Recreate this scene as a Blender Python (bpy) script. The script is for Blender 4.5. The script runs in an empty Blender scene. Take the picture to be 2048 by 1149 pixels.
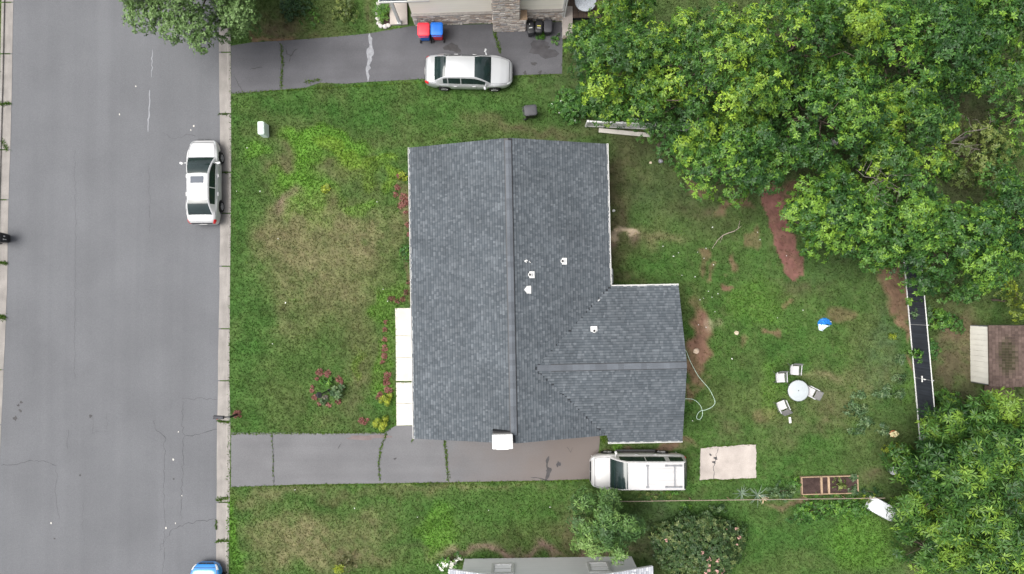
import bpy, math, random
import numpy as np
from mathutils import Vector, Matrix

# ------------------------------------------------------------------ camera, sky, sun, exposure
H = 39.0
F = 24 / 36 * 2048
TILT = math.atan(30 / F)
sc = bpy.context.scene
COL = sc.collection
cam_d = bpy.data.cameras.new('camera')
cam_d.sensor_width = 36
cam_d.lens = 24
cam_d.clip_end = 4000
cam = bpy.data.objects.new('camera', cam_d)
COL.objects.link(cam)
cam.location = (0, 0, H)
cam.rotation_euler = (TILT, 0, 0)
sc.camera = cam

SUN_EL, SUN_AZ = math.radians(66), math.radians(182)     # azimuth: direction towards the sun, from +x counter-clockwise
w = bpy.data.worlds.new('World')
sc.world = w
w.use_nodes = True
nt = w.node_tree
bg = nt.nodes['Background']
sky = nt.nodes.new('ShaderNodeTexSky')
sky.sky_type = 'NISHITA'
sky.sun_disc = False
sky.sun_elevation = SUN_EL
sky.sun_rotation = math.radians(90) - SUN_AZ
sky.air_density = 1.0
sky.dust_density = 6.0
hs = nt.nodes.new('ShaderNodeHueSaturation')            # overcast: the blue is mostly washed out, evenly over the whole sky
hs.inputs['Saturation'].default_value = 0.28
nt.links.new(sky.outputs[0], hs.inputs['Color'])
nt.links.new(hs.outputs[0], bg.inputs['Color'])
bg.inputs['Strength'].default_value = 0.12
sl = bpy.data.lights.new('sun', 'SUN')
sl.energy = 2.0
sl.angle = math.radians(42)
sl.color = (1.0, 0.965, 0.91)
so = bpy.data.objects.new('sun', sl)
COL.objects.link(so)
sd = Vector((math.cos(SUN_EL) * math.cos(SUN_AZ), math.cos(SUN_EL) * math.sin(SUN_AZ), math.sin(SUN_EL)))
so.rotation_euler = sd.to_track_quat('Z', 'Y').to_euler()
so.location = sd * 60
vs = sc.view_settings
vs.view_transform = 'Standard'
vs.look = 'None'
vs.gamma = 1
vs.use_curve_mapping = False
vs.exposure = 0.95

# ------------------------------------------------------------------ helpers
def P(px, py, z=0.0):
    """photo pixel (2048 x 1149) -> world point at height z"""
    dx = (px - 1024) / F
    dy = -(py - 574.5) / F
    d = (dx, dy * math.cos(TILT) + math.sin(TILT), dy * math.sin(TILT) - math.cos(TILT))
    k = (z - H) / d[2]
    return Vector((d[0] * k, d[1] * k, z))

def Pn(px, py, z=0.0):
    dx = (px - 1024) / F
    dy = -(py - 574.5) / F
    k = (z - H) / (dy * math.sin(TILT) - math.cos(TILT))
    return dx * k, (dy * math.cos(TILT) + math.sin(TILT)) * k

def mpp(z):            # metres for one photo pixel at height z
    return (H - z) / F

rnd = random.Random(7)

class MB:
    """collects geometry for one mesh object"""
    def __init__(s):
        s.v = []; s.f = []; s.c = None; s.sm = []
    def add(s, vs, fs, smooth=False, col=None):
        b = len(s.v)
        s.v += [tuple(p) for p in vs]
        s.f += [tuple(i + b for i in f) for f in fs]
        s.sm += [smooth] * len(fs)
        if col is not None:
            if s.c is None: s.c = [(1, 1, 1)] * b
            s.c += [col] * len(vs)
        elif s.c is not None:
            s.c += [(1, 1, 1)] * len(vs)
        return s
    def box(s, c, d, rz=0, rx=0, ry=0, col=None, taper=1.0, bev=0.0):
        M = Matrix.Rotation(rz, 3, 'Z') @ Matrix.Rotation(ry, 3, 'Y') @ Matrix.Rotation(rx, 3, 'X')
        x, y, z = d[0] / 2, d[1] / 2, d[2] / 2
        c = Vector(c)
        if bev <= 0:
            L = [(-x, -y, -z), (x, -y, -z), (x, y, -z), (-x, y, -z), (-x * taper, -y * taper, z), (x * taper, -y * taper, z), (x * taper, y * taper, z), (-x * taper, y * taper, z)]
            Fc = [(3, 2, 1, 0), (4, 5, 6, 7), (0, 1, 5, 4), (1, 2, 6, 5), (2, 3, 7, 6), (3, 0, 4, 7)]
        else:
            b = min(bev, x * .9, y * .9, z * .9)
            rings = []
            for zz, ins, t in ((-z, b, 1), (-z + b, 0, 1), (z - b, 0, taper), (z, b, taper)):
                X, Y = x * t - ins, y * t - ins
                rings.append([(-X + (b if ins == 0 else 0), -Y, zz), (X - (b if ins == 0 else 0), -Y, zz), (X, -Y + (b if ins == 0 else 0), zz), (X, Y - (b if ins == 0 else 0), zz), (X - (b if ins == 0 else 0), Y, zz), (-X + (b if ins == 0 else 0), Y, zz), (-X, Y - (b if ins == 0 else 0), zz), (-X, -Y + (b if ins == 0 else 0), zz)])
            L = [p for r in rings for p in r]
            Fc = [tuple(range(7, -1, -1)), tuple(range(24, 32))]
            for r in range(3):
                for i in range(8):
                    j = (i + 1) % 8
                    Fc.append((r * 8 + i, r * 8 + j, r * 8 + 8 + j, r * 8 + 8 + i))
        return s.add([c + M @ Vector(p) for p in L], Fc, False, col)
    def bar(s, a, b, w, h=None, col=None):
        a, b = Vector(a), Vector(b); h = h or w
        d = (b - a); L = d.length; d.normalize()
        up = Vector((0, 0, 1)) if abs(d.z) < .95 else Vector((0, 1, 0))
        sd_ = d.cross(up).normalized(); up = sd_.cross(d)
        pts = [p + sd_ * sx * w / 2 + up * sy * h / 2 for p in (a, b) for sx, sy in ((-1, -1), (1, -1), (1, 1), (-1, 1))]
        return s.add(pts, [(0, 1, 2, 3), (7, 6, 5, 4), (0, 4, 5, 1), (1, 5, 6, 2), (2, 6, 7, 3), (3, 7, 4, 0)], False, col)
    def tube(s, pts, r, n=8, cap=True, col=None):
        pts = [Vector(p) for p in pts]
        rs = r if isinstance(r, (list, tuple)) else [r] * len(pts)
        V = []; Fc = []
        ref = None
        for i, p in enumerate(pts):
            t = (pts[min(i + 1, len(pts) - 1)] - pts[max(i - 1, 0)]).normalized()
            if ref is None: ref = Vector((0, 0, 1)) if abs(t.z) < .9 else Vector((1, 0, 0))
            a = t.cross(ref).normalized(); b = a.cross(t).normalized(); ref = b
            for k in range(n):
                an = 2 * math.pi * k / n
                V.append(p + (a * math.cos(an) + b * math.sin(an)) * rs[i])
        for i in range(len(pts) - 1):
            for k in range(n):
                k2 = (k + 1) % n
                Fc.append((i * n + k, i * n + k2, i * n + n + k2, i * n + n + k))
        s.add(V, Fc, True, col)
        if cap:
            s.add(V[:n], [tuple(range(n - 1, -1, -1))], False, col)
            s.add(V[-n:], [tuple(range(n))], False, col)
        return s
    def lathe(s, c, prof, n=24, smooth=True, axis='Z', col=None):
        c = Vector(c); V = []; Fc = []
        for r, z in prof:
            for k in range(n):
                a = 2 * math.pi * k / n
                p = (r * math.cos(a), r * math.sin(a), z)
                if axis == 'Y': p = (p[0], z, p[1])
                if axis == 'X': p = (z, p[0], p[1])
                V.append(c + Vector(p))
        for i in range(len(prof) - 1):
            for k in range(n):
                k2 = (k + 1) % n
                Fc.append((i * n + k, i * n + k2, i * n + n + k2, i * n + n + k))
        return s.add(V, Fc, smooth, col)
    def prism(s, poly, z0, z1, col=None):
        n = len(poly)
        a = sum(poly[i][0] * poly[(i + 1) % n][1] - poly[(i + 1) % n][0] * poly[i][1] for i in range(n))
        if a < 0: poly = poly[::-1]
        V = [(p[0], p[1], z0) for p in poly] + [(p[0], p[1], z1) for p in poly]
        Fc = [tuple(range(n - 1, -1, -1)), tuple(range(n, 2 * n))] + [(i, (i + 1) % n, n + (i + 1) % n, n + i) for i in range(n)]
        return s.add(V, Fc, False, col)
    def mesh(s, name, mat, off=(0, 0, 0)):
        me = bpy.data.meshes.new(name)
        me.from_pydata([(p[0] - off[0], p[1] - off[1], p[2] - off[2]) for p in s.v], [], s.f)
        me.polygons.foreach_set('use_smooth', s.sm)
        if s.c is not None:
            at = me.color_attributes.new('Col', 'FLOAT_COLOR', 'POINT')
            at.data.foreach_set('color', np.array([(c[0], c[1], c[2], 1) for c in s.c], dtype=np.float32).ravel())
        me.materials.append(mat)
        return me
    def build(s, name, mat, parent=None, world=False, kind=None):
        off = (0, 0, 0)
        if world and parent is not None: off = parent.location
        o = bpy.data.objects.new(name, s.mesh(name, mat, off))
        COL.objects.link(o)
        if parent is not None: o.parent = parent
        if kind: o['kind'] = kind
        return o

def np_mesh(name, V, Q, C, mat, parent=None, kind=None):
    me = bpy.data.meshes.new(name)
    n = Q.shape[1]
    me.vertices.add(len(V)); me.vertices.foreach_set('co', np.ascontiguousarray(V, dtype=np.float32).ravel())
    me.loops.add(Q.size); me.loops.foreach_set('vertex_index', np.ascontiguousarray(Q, dtype=np.int32).ravel())
    me.polygons.add(len(Q)); me.polygons.foreach_set('loop_start', np.arange(0, Q.size, n, dtype=np.int32))
    try: me.polygons.foreach_set('loop_total', np.full(len(Q), n, dtype=np.int32))
    except Exception: pass
    at = me.color_attributes.new('Col', 'FLOAT_COLOR', 'POINT')
    C4 = np.ones((len(V), 4), dtype=np.float32); C4[:, :3] = C
    at.data.foreach_set('color', C4.ravel())
    me.update(calc_edges=True)
    me.materials.append(mat)
    o = bpy.data.objects.new(name, me)
    COL.objects.link(o)
    if parent is not None: o.parent = parent
    if kind: o['kind'] = kind
    return o

def tag(o, label, cat, group=None):
    o['label'] = label; o['category'] = cat
    if group: o['group'] = group
    return o

def thing(name, label, cat, loc=(0, 0, 0), rz=0, group=None):
    o = bpy.data.objects.new(name, None)
    COL.objects.link(o)
    o.empty_display_size = .2
    o.location = loc; o.rotation_euler = (0, 0, rz)
    return tag(o, label, cat, group)

def struct_root(name, loc=(0, 0, 0)):
    o = bpy.data.objects.new(name, None); COL.objects.link(o)
    o.location = loc; o['kind'] = 'structure'
    return o

def copy_tree(o, parent=None):
    c = o.copy(); COL.objects.link(c); c.parent = parent
    for ch in list(o.children): copy_tree(ch, c)
    return c

# ------------------------------------------------------------------ materials
def surf(name, col=(.5, .5, .5), rough=.8, spec=.3, var=.12, scale=6., attr=False, metal=0., bump=0., bscale=40., coat=0., fine=0., streak=None, trans=0.):
    m = bpy.data.materials.new(name); m.use_nodes = True
    n = m.node_tree.nodes; l = m.node_tree.links
    b = n['Principled BSDF']
    b.inputs['Roughness'].default_value = rough
    b.inputs['Specular IOR Level'].default_value = spec
    b.inputs['Metallic'].default_value = metal
    if coat:
        b.inputs['Coat Weight'].default_value = coat
        b.inputs['Coat Roughness'].default_value = .05
    geo = n.new('ShaderNodeNewGeometry')
    if attr:
        a = n.new('ShaderNodeAttribute'); a.attribute_name = 'Col'
        cur = a.outputs['Color']
    else:
        rgb = n.new('ShaderNodeRGB'); rgb.outputs[0].default_value = (*col, 1)
        cur = rgb.outputs[0]
    def mulnoise(cur, scale, amt, detail=4, vec=None):
        t = n.new('ShaderNodeTexNoise'); t.inputs['Scale'].default_value = scale; t.inputs['Detail'].default_value = detail
        l.new(vec or geo.outputs['Position'], t.inputs['Vector'])
        mr = n.new('ShaderNodeMapRange')
        mr.inputs['From Min'].default_value = .25; mr.inputs['From Max'].default_value = .75
        mr.inputs['To Min'].default_value = 1 - amt; mr.inputs['To Max'].default_value = 1 + amt
        l.new(t.outputs['Fac'], mr.inputs['Value'])
        mx = n.new('ShaderNodeVectorMath'); mx.operation = 'SCALE'
        l.new(cur, mx.inputs[0]); l.new(mr.outputs[0], mx.inputs['Scale'])
        return mx.outputs[0]
    if var: cur = mulnoise(cur, scale, var)
    if fine: cur = mulnoise(cur, 45., fine, 2)
    if streak:
        mp = n.new('ShaderNodeMapping'); mp.inputs['Scale'].default_value = streak[:3]
        l.new(geo.outputs['Position'], mp.inputs['Vector'])
        cur = mulnoise(cur, 1., streak[3], 3, mp.outputs[0])
    l.new(cur, b.inputs['Base Color'])
    if bump:
        t = n.new('ShaderNodeTexNoise'); t.inputs['Scale'].default_value = bscale; t.inputs['Detail'].default_value = 3
        l.new(geo.outputs['Position'], t.inputs['Vector'])
        bp = n.new('ShaderNodeBump'); bp.inputs['Strength'].default_value = bump; bp.inputs['Distance'].default_value = .02
        l.new(t.outputs['Fac'], bp.inputs['Height']); l.new(bp.outputs[0], b.inputs['Normal'])
    if trans:
        tr = n.new('ShaderNodeBsdfTranslucent'); l.new(cur, tr.inputs['Color'])
        ms = n.new('ShaderNodeMixShader'); ms.inputs[0].default_value = trans
        l.new(b.outputs[0], ms.inputs[1]); l.new(tr.outputs[0], ms.inputs[2])
        l.new(ms.outputs[0], n['Material Output'].inputs['Surface'])
    return m

M = dict(
    ground=surf('lawn_ground', attr=True, rough=.95, spec=.1, var=.22, scale=2.2, fine=.25, bump=.6, bscale=14),
    grass=surf('grass_blades', attr=True, rough=.7, spec=.1, var=0, trans=.45),
    leaf=surf('leaves', attr=True, rough=.5, spec=.3, var=0, trans=.14),
    asphalt=surf('street_asphalt', (.104, .107, .115), .9, .2, .11, .28, fine=.20, bump=.3, bscale=60, streak=(1.3, .04, 1, .06)),
    drive=surf('driveway_asphalt', (.082, .082, .089), .9, .2, .14, .6, fine=.22, bump=.3, bscale=60, streak=(.15, 1.6, 1, .09)),
    crack=surf('crack_filler', (.062, .062, .066), .95, .1, .3, 9),
    spill=surf('pale_spill', (.20, .205, .22), .8, .2, .25, 6),
    stain=surf('oil_stain', (.042, .040, .042), .7, .3, .3, 4),
    kerb=surf('kerb_concrete', (.205, .192, .180), .9, .2, .16, 1.5, fine=.16, bump=.3, streak=(4, .6, 1, .12)),
    slab=surf('walk_concrete', (.45, .43, .395), .9, .2, .14, 1.2, fine=.12, bump=.2),
    pad=surf('patio_concrete', (.33, .295, .270), .9, .2, .18, 1.3, fine=.18, bump=.35),
    shingle=surf('charcoal_shingle', attr=True, rough=.95, spec=.15, var=.15, scale=.45, fine=.18),
    cap=surf('ridge_cap_shingle', attr=True, rough=.95, spec=.15, var=.08, scale=2, fine=.12),
    deckdark=surf('roof_underlay', (.03, .033, .038), .95, .1, .1),
    white=surf('white_paint', (.60, .60, .59), .55, .4, .05, 2),
    siding=surf('cream_siding', (.84, .79, .70), .7, .3, .05, .5, streak=(.1, .1, 9, .04)),
    gsiding=surf('grey_siding', (.78, .78, .785), .75, .3, .05, .6, streak=(.1, .1, 9, .05)),
    stone=surf('veneer_stone', attr=True, rough=.9, spec=.2, var=.22, scale=9, bump=.5, bscale=25),
    mortar=surf('mortar', (.30, .28, .26), .95, .1, .2, 8),
    glass=surf('window_glass', (.035, .045, .055), .06, .5, .2, 2),
    carglass=surf('car_glass', (.012, .022, .022), .04, .55, .3, 1.5),
    carpaint=surf('white_car_paint', (.43, .435, .44), .3, .5, .015, 2, coat=.8),
    silver=surf('silver_car_paint', (.365, .375, .385), .28, .5, .02, 2, metal=.2, coat=.8),
    suvpaint=surf('suv_car_paint', (.405, .40, .40), .3, .5, .02, 2, coat=.8),
    bluepaint=surf('blue_car_paint', (.03, .20, .52), .25, .5, .03, 2, coat=.8),
    sunroof=surf('sunroof_glass', (.075, .085, .105), .3, .12, .1, 2),
    rubber=surf('tyre_rubber', (.018, .018, .019), .85, .2, .1),
    rim=surf('alloy_rim', (.45, .45, .46), .35, .5, .1, 8, metal=.7),
    black=surf('black_plastic', (.018, .018, .02), .5, .4, .15, 4),
    darkgrey=surf('dark_grey_plastic', (.05, .05, .057), .6, .35, .12, 5),
    midgrey=surf('grey_metal', (.19, .195, .21), .5, .4, .1, 5, metal=.3),
    red=surf('red_plastic', (.62, .035, .055), .5, .4, .06, 4),
    blue=surf('blue_plastic', (.012, .13, .52), .5, .4, .08, 4),
    lampred=surf('tail_lamp_red', (.6, .02, .03), .15, .5, 0),
    lampclear=surf('head_lamp', (.55, .57, .58), .12, .6, .2, 12),
    mint=surf('pale_mint_box', (.62, .72, .66), .6, .3, .04),
    wood=surf('weathered_wood', (.30, .215, .145), .9, .15, .2, 3, streak=(9, .6, 1, .18)),
    greywood=surf('grey_rail_wood', (.22, .18, .145), .9, .15, .2, 3),
    deckwood=surf('dark_deck_wood', (.085, .062, .05), .9, .15, .25, 3, streak=(.8, 9, 1, .2)),
    shedroof=surf('shed_roof_sheet', attr=True, rough=.95, spec=.1, var=.3, scale=1.4, fine=.25),
    shedwall=surf('shed_wall', (.70, .68, .62), .8, .25, .14, .7, streak=(.3, 5, .3, .07)),
    soil=surf('bed_soil', (.045, .03, .027), .98, .1, .35, 4, fine=.4, bump=1, bscale=20),
    mulch=surf('red_mulch', attr=True, rough=.95, spec=.1, var=.2, scale=6),
    bark=surf('bark', (.11, .09, .07), .95, .1, .25, 6, bump=.6, bscale=14),
    sling=surf('sling_fabric', (.46, .45, .46), .85, .2, .06, 6, fine=.08),
    slingdark=surf('sling_fabric_back', (.20, .195, .195), .85, .2, .08, 6, fine=.1),
    frame=surf('chair_frame', (.16, .165, .175), .5, .4, .08, 6, metal=.3),
    tabletop=surf('table_top', (.33, .36, .375), .28, .5, .06, 2),
    mesh=surf('privacy_screen', (.028, .032, .042), .8, .25, .18, 1.2, streak=(.2, 22, .2, .35)),
    galv=surf('galvanised_steel', (.42, .42, .43), .5, .5, .12, 5, metal=.4),
    hose=surf('pale_hose', (.42, .55, .46), .5, .4, .05),
    tarpblue=surf('blue_fabric', (.01, .17, .50), .6, .3, .35, 9),
    tarppale=surf('pale_fabric', (.50, .62, .70), .6, .3, .2, 9),
    plastic=surf('white_plastic', (.52, .54, .56), .45, .4, .06, 4),
    terracotta=surf('terracotta', (.40, .13, .06), .85, .2, .12, 6),
    rock=surf('rock', attr=True, rough=.95, spec=.15, var=.25, scale=7, bump=.6, bscale=18),
    yellow=surf('yellow_print', (.65, .6, .12), .6, .3, 0),
)

# ------------------------------------------------------------------ numpy noise and lawn colour map
_rs = np.random.RandomState(11)
_tab = _rs.rand(256, 256)
def vnoise(x, y, s, seed=0):
    x = x / s + seed * 37.3; y = y / s + seed * 91.7
    xi = np.floor(x).astype(int); yi = np.floor(y).astype(int)
    fx = x - xi; fy = y - yi
    fx = fx * fx * (3 - 2 * fx); fy = fy * fy * (3 - 2 * fy)
    a = _tab[xi % 256, yi % 256]; b = _tab[(xi + 1) % 256, yi % 256]
    c = _tab[xi % 256, (yi + 1) % 256]; d = _tab[(xi + 1) % 256, (yi + 1) % 256]
    return (a * (1 - fx) + b * fx) * (1 - fy) + (c * (1 - fx) + d * fx) * fy

def inpoly(x, y, poly):
    r = np.zeros(x.shape, bool)
    n = len(poly)
    for i in range(n):
        x0, y0 = poly[i]; x1, y1 = poly[(i + 1) % n]
        if y0 == y1: continue
        c = ((y0 > y) != (y1 > y)) & (x < (x1 - x0) * (y - y0) / (y1 - y0) + x0)
        r ^= c
    return r

KC = dict(
    lush=(.036, .086, .019), green=(.048, .092, .023), deep=(.030, .062, .022), bright=(.076, .160, .024), lime=(.112, .182, .028),
    dry=(.124, .110, .060), straw=(.165, .140, .082), olive=(.066, .084, .031), soil=(.105, .068, .048), dirt=(.145, .084, .060),
    pink=(.150, .104, .084), sand=(.34, .27, .20), mulch=(.140, .066, .058), treesoil=(.045, .050, .026), leafbrown=(.082, .066, .040), blue=(.045, .084, .042))  # ground under trees is a dark soil mix of its own colour
BARE = dict(soil=.85, dirt=1, pink=.7, sand=1, mulch=1, treesoil=.8, leafbrown=.75, straw=.25, dry=.1)
# (px, py, rx, ry, amount, colour) in ground pixels of the photo
BLOBS = [
    (500, 640, 46, 210, .75, 'lush'), (500, 380, 40, 80, .5, 'green'), (640, 225, 220, 26, .8, 'lush'), (1010, 215, 120, 24, .7, 'lush'),
    (760, 265, 60, 18, .5, 'olive'), (900, 280, 120, 10, .6, 'olive'), (1030, 252, 100, 12, .6, 'leafbrown'), (1150, 262, 70, 14, .6, 'leafbrown'),
    (555, 255, 60, 24, .45, 'olive'), (570, 318, 26, 26, .7, 'leafbrown'), (548, 340, 18, 26, .5, 'dry'),
    (660, 282, 90, 22, .95, 'bright'), (612, 310, 42, 34, .95, 'bright'), (600, 360, 50, 26, .9, 'bright'), (610, 425, 40, 26, .8, 'bright'), (640, 395, 52, 24, .85, 'bright'), (725, 402, 30, 13, .85, 'bright'), (512, 300, 20, 18, .6, 'bright'), (585, 435, 18, 12, .8, 'bright'),
    (668, 298, 40, 12, .7, 'lime'), (720, 312, 52, 14, .75, 'lime'), (745, 345, 24, 26, .45, 'lime'), (790, 355, 18, 18, .7, 'lime'), (700, 330, 50, 20, .3, 'lime'),
    (690, 350, 40, 18, .5, 'olive'), (655, 340, 22, 16, .5, 'leafbrown'), (700, 330, 20, 12, .4, 'leafbrown'),
    (575, 410, 18, 24, .75, 'pink'), (545, 435, 22, 40, .7, 'dry'), (560, 470, 30, 28, .8, 'dry'), (680, 425, 34, 26, .75, 'dry'), (630, 450, 60, 34, .6, 'dry'),
    (700, 470, 90, 55, .72, 'dry'), (600, 500, 62, 45, .72, 'dry'), (640, 560, 100, 46, .65, 'dry'), (700, 585, 50, 22, .5, 'straw'), (580, 600, 34, 40, .5, 'dry'), (650, 525, 60, 30, .4, 'straw'), (760, 560, 36, 60, .5, 'olive'), (720, 470, 50, 36, .35, 'straw'),
    (640, 640, 80, 40, .4, 'dry'), (560, 640, 26, 40, .4, 'dry'), (725, 620, 30, 34, .45, 'dry'), (690, 700, 80, 50, .35, 'olive'), (720, 760, 28, 70, .55, 'dry'), (590, 770, 50, 60, .35, 'olive'), (700, 830, 40, 26, .55, 'leafbrown'), (640, 840, 80, 20, .4, 'olive'), (600, 700, 60, 60, .3, 'green'),
    (780, 620, 20, 40, .5, 'bright'), (765, 730, 14, 60, .5, 'bright'), (775, 780, 12, 60, .5, 'bright'), (748, 830, 40, 30, .7, 'lush'), (715, 735, 10, 40, .4, 'lime'),
    (812, 420, 12, 60, .5, 'soil'), (818, 560, 8, 60, .5, 'soil'), (808, 500, 10, 40, .5, 'deep'), (826, 700, 4, 160, .9, 'soil'),
    # bottom lawn
    (640, 985, 190, 14, .5, 'dry'), (530, 990, 60, 12, .4, 'straw'), (900, 972, 140, 7, .5, 'straw'), (720, 1015, 220, 20, .4, 'lush'), (640, 1080, 70, 34, .7, 'dry'), (525, 1060, 30, 60, .5, 'dry'), (580, 1060, 60, 30, .5, 'dry'), (735, 1055, 50, 34, .65, 'dry'), (745, 1125, 50, 20, .7, 'dry'), (560, 1120, 60, 26, .6, 'dry'), (610, 1110, 50, 30, .5, 'straw'), (470, 1080, 16, 90, .8, 'bright'), (475, 1120, 30, 30, .6, 'lush'), (870, 1060, 42, 50, .75, 'bright'), (985, 1040, 120, 40, .5, 'green'), (1000, 1085, 80, 20, .5, 'olive'), (1100, 1106, 190, 8, .8, 'pink'), (960, 1110, 60, 8, .8, 'pink'), (1120, 1070, 60, 16, .4, 'olive'), (700, 1110, 26, 24, .6, 'leafbrown'),
    # top left yard
    (560, 48, 55, 32, .9, 'leafbrown'), (620, 60, 60, 18, .6, 'leafbrown'), (700, 45, 50, 22, .6, 'lush'), (745, 30, 12, 40, .6, 'leafbrown'), (660, 20, 40, 40, .5, 'olive'), (540, 78, 50, 7, .8, 'dirt'), (800, 60, 30, 8, .5, 'bright'),
    # back yard
    (1250, 330, 34, 60, .65, 'leafbrown'), (1232, 410, 16, 110, .7, 'leafbrown'), (1240, 500, 18, 30, .6, 'leafbrown'), (1270, 565, 50, 10, .7, 'leafbrown'), (1300, 300, 60, 30, .5, 'olive'), (1246, 464, 10, 8, 1, 'sand'), (1240, 480, 14, 10, .7, 'pink'), (1285, 468, 26, 10, .65, 'dry'), (1325, 472, 42, 11, .65, 'dry'), (1250, 385, 26, 18, .4, 'dry'), (1310, 390, 60, 40, .5, 'deep'), (1420, 440, 60, 26, .45, 'olive'), (1440, 320, 70, 50, .7, 'leafbrown'), (1430, 410, 50, 14, .6, 'leafbrown'), (1460, 420, 30, 12, .7, 'dirt'), (1390, 375, 20, 10, .7, 'dirt'), (1300, 540, 60, 30, .5, 'lush'), (1330, 610, 40, 30, .4, 'lush'),
    (1392, 640, 18, 46, .9, 'dirt'), (1396, 690, 18, 26, .95, 'dirt'), (1392, 740, 20, 34, .75, 'dirt'), (1380, 790, 8, 16, .7, 'dirt'), (1408, 640, 14, 18, .4, 'sand'), (1460, 556, 9, 8, .95, 'dirt'), (1428, 545, 8, 8, .7, 'dirt'), (1395, 525, 12, 16, .6, 'dirt'), (1475, 525, 8, 12, .7, 'dirt'), (1505, 490, 10, 14, .5, 'dirt'), (1440, 470, 40, 26, .35, 'olive'), (1560, 604, 12, 8, .85, 'dirt'), (1536, 660, 10, 8, .8, 'dirt'), (1500, 680, 14, 16, .5, 'dirt'), (1670, 618, 24, 16, .5, 'dirt'), (1600, 590, 60, 20, .35, 'olive'), (1595, 575, 40, 16, .5, 'leafbrown'), (1655, 752, 36, 9, .75, 'straw'), (1690, 770, 40, 22, .4, 'dry'), (1665, 805, 30, 14, .5, 'leafbrown'), (1665, 830, 16, 10, .5, 'straw'), (1750, 750, 50, 40, .55, 'dry'), (1720, 700, 70, 50, .3, 'olive'), (1570, 870, 50, 24, .4, 'leafbrown'), (1450, 850, 30, 26, .4, 'leafbrown'), (1630, 850, 40, 30, .35, 'leafbrown'), (1530, 840, 24, 18, .35, 'dirt'), (1610, 900, 40, 26, .5, 'lush'), (1560, 700, 60, 40, .35, 'lush'), (1480, 740, 40, 40, .35, 'lush'), (1700, 930, 50, 40, .4, 'lush'), (1745, 960, 30, 18, .75, 'leafbrown'), (1775, 680, 36, 90, .4, 'blue'), (1806, 740, 18, 150, .75, 'lush'), (1815, 760, 10, 60, .4, 'bright'), (1640, 540, 80, 40, .4, 'deep'), (1500, 600, 60, 40, .3, 'bright'), (1550, 790, 30, 60, .3, 'bright'),
    (1765, 530, 26, 36, .95, 'dirt'), (1785, 565, 32, 38, .98, 'dirt'), (1800, 600, 22, 24, .9, 'dirt'), (1812, 650, 8, 34, .8, 'dirt'), (1813, 725, 7, 14, .8, 'dirt'), (1735, 505, 20, 16, .6, 'leafbrown'),
    (1290, 895, 90, 9, .9, 'soil'), (1222, 880, 12, 18, .9, 'bright'), (1400, 900, 16, 50, .5, 'green'), (1330, 992, 110, 9, .7, 'olive'), (1450, 980, 60, 14, .4, 'lush'), (1180, 950, 16, 14, .6, 'leafbrown'), (1600, 998, 80, 5, .8, 'soil'),
    (1550, 1060, 220, 44, .65, 'lush'), (1620, 1100, 200, 50, .4, 'lush'), (1720, 1080, 60, 60, .5, 'bright'), (1620, 1130, 60, 24, .5, 'olive'), (1320, 1040, 90, 28, .8, 'deep'), (1290, 1090, 40, 60, .8, 'treesoil'), (1150, 1060, 26, 40, .6, 'leafbrown'), (1860, 1120, 60, 50, .5, 'leafbrown'),
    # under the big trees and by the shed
    (1560, 230, 330, 190, .85, 'treesoil'), (1250, 130, 130, 100, .8, 'treesoil'), (1880, 180, 220, 240, .85, 'treesoil'), (1900, 470, 170, 110, .8, 'treesoil'), (1990, 300, 90, 60, .7, 'olive'), (1940, 300, 40, 60, .6, 'leafbrown'), (1910, 720, 44, 80, .95, 'leafbrown'), (1930, 660, 40, 30, .6, 'soil'), (1960, 930, 160, 200, .8, 'treesoil'), (1560, 385, 40, 20, .6, 'mulch'),
    (12, 280, 12, 20, .7, 'leafbrown'),
]
ROAD_R = [(-400, 439), (110, 438), (300, 440), (450, 440), (560, 439), (750, 436), (860, 434), (1149, 432), (1600, 429)]
ROAD_L = [(-400, 36), (0, 27), (150, 24), (300, 20), (450, 16), (570, 14), (700, 9), (870, 1), (1149, -8), (1600, -24)]
def road_r(py): return np.interp(py, [a for a, b in ROAD_R], [b for a, b in ROAD_R])
def road_l(py): return np.interp(py, [a for a, b in ROAD_L], [b for a, b in ROAD_L])
DRIVE_TOP = [(462, 188), (462, 92), (505, 85), (560, 82), (620, 78), (680, 73), (740, 67), (790, 58), (826, 52), (1000, 48), (1126, 44), (1124, 148), (1080, 149), (1000, 152), (920, 155), (850, 158), (780, 162), (740, 164), (690, 168), (640, 166), (610, 176), (560, 180), (510, 185)]
DRIVE_BOT = [(462, 975), (462, 866), (560, 866), (660, 867), (770, 865), (780, 858), (792, 852), (826, 852), (834, 846), (1196, 840), (1200, 880), (1196, 915), (1185, 958), (1120, 961), (1000, 963), (850, 966), (700, 968), (600, 969), (540, 972)]
WALK = [(790, 617), (823, 616), (827, 851), (793, 852)]
PAD = [(1402, 897), (1430, 894), (1455, 893), (1480, 891), (1512, 889), (1513, 910), (1512, 935), (1513, 957), (1480, 958), (1450, 959), (1425, 958), (1400, 961), (1401, 930)]
MULCH = [(1515, 362), (1552, 362), (1575, 430), (1592, 480), (1606, 528), (1606, 552), (1590, 560), (1573, 552), (1557, 505), (1540, 450), (1522, 405)]

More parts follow.
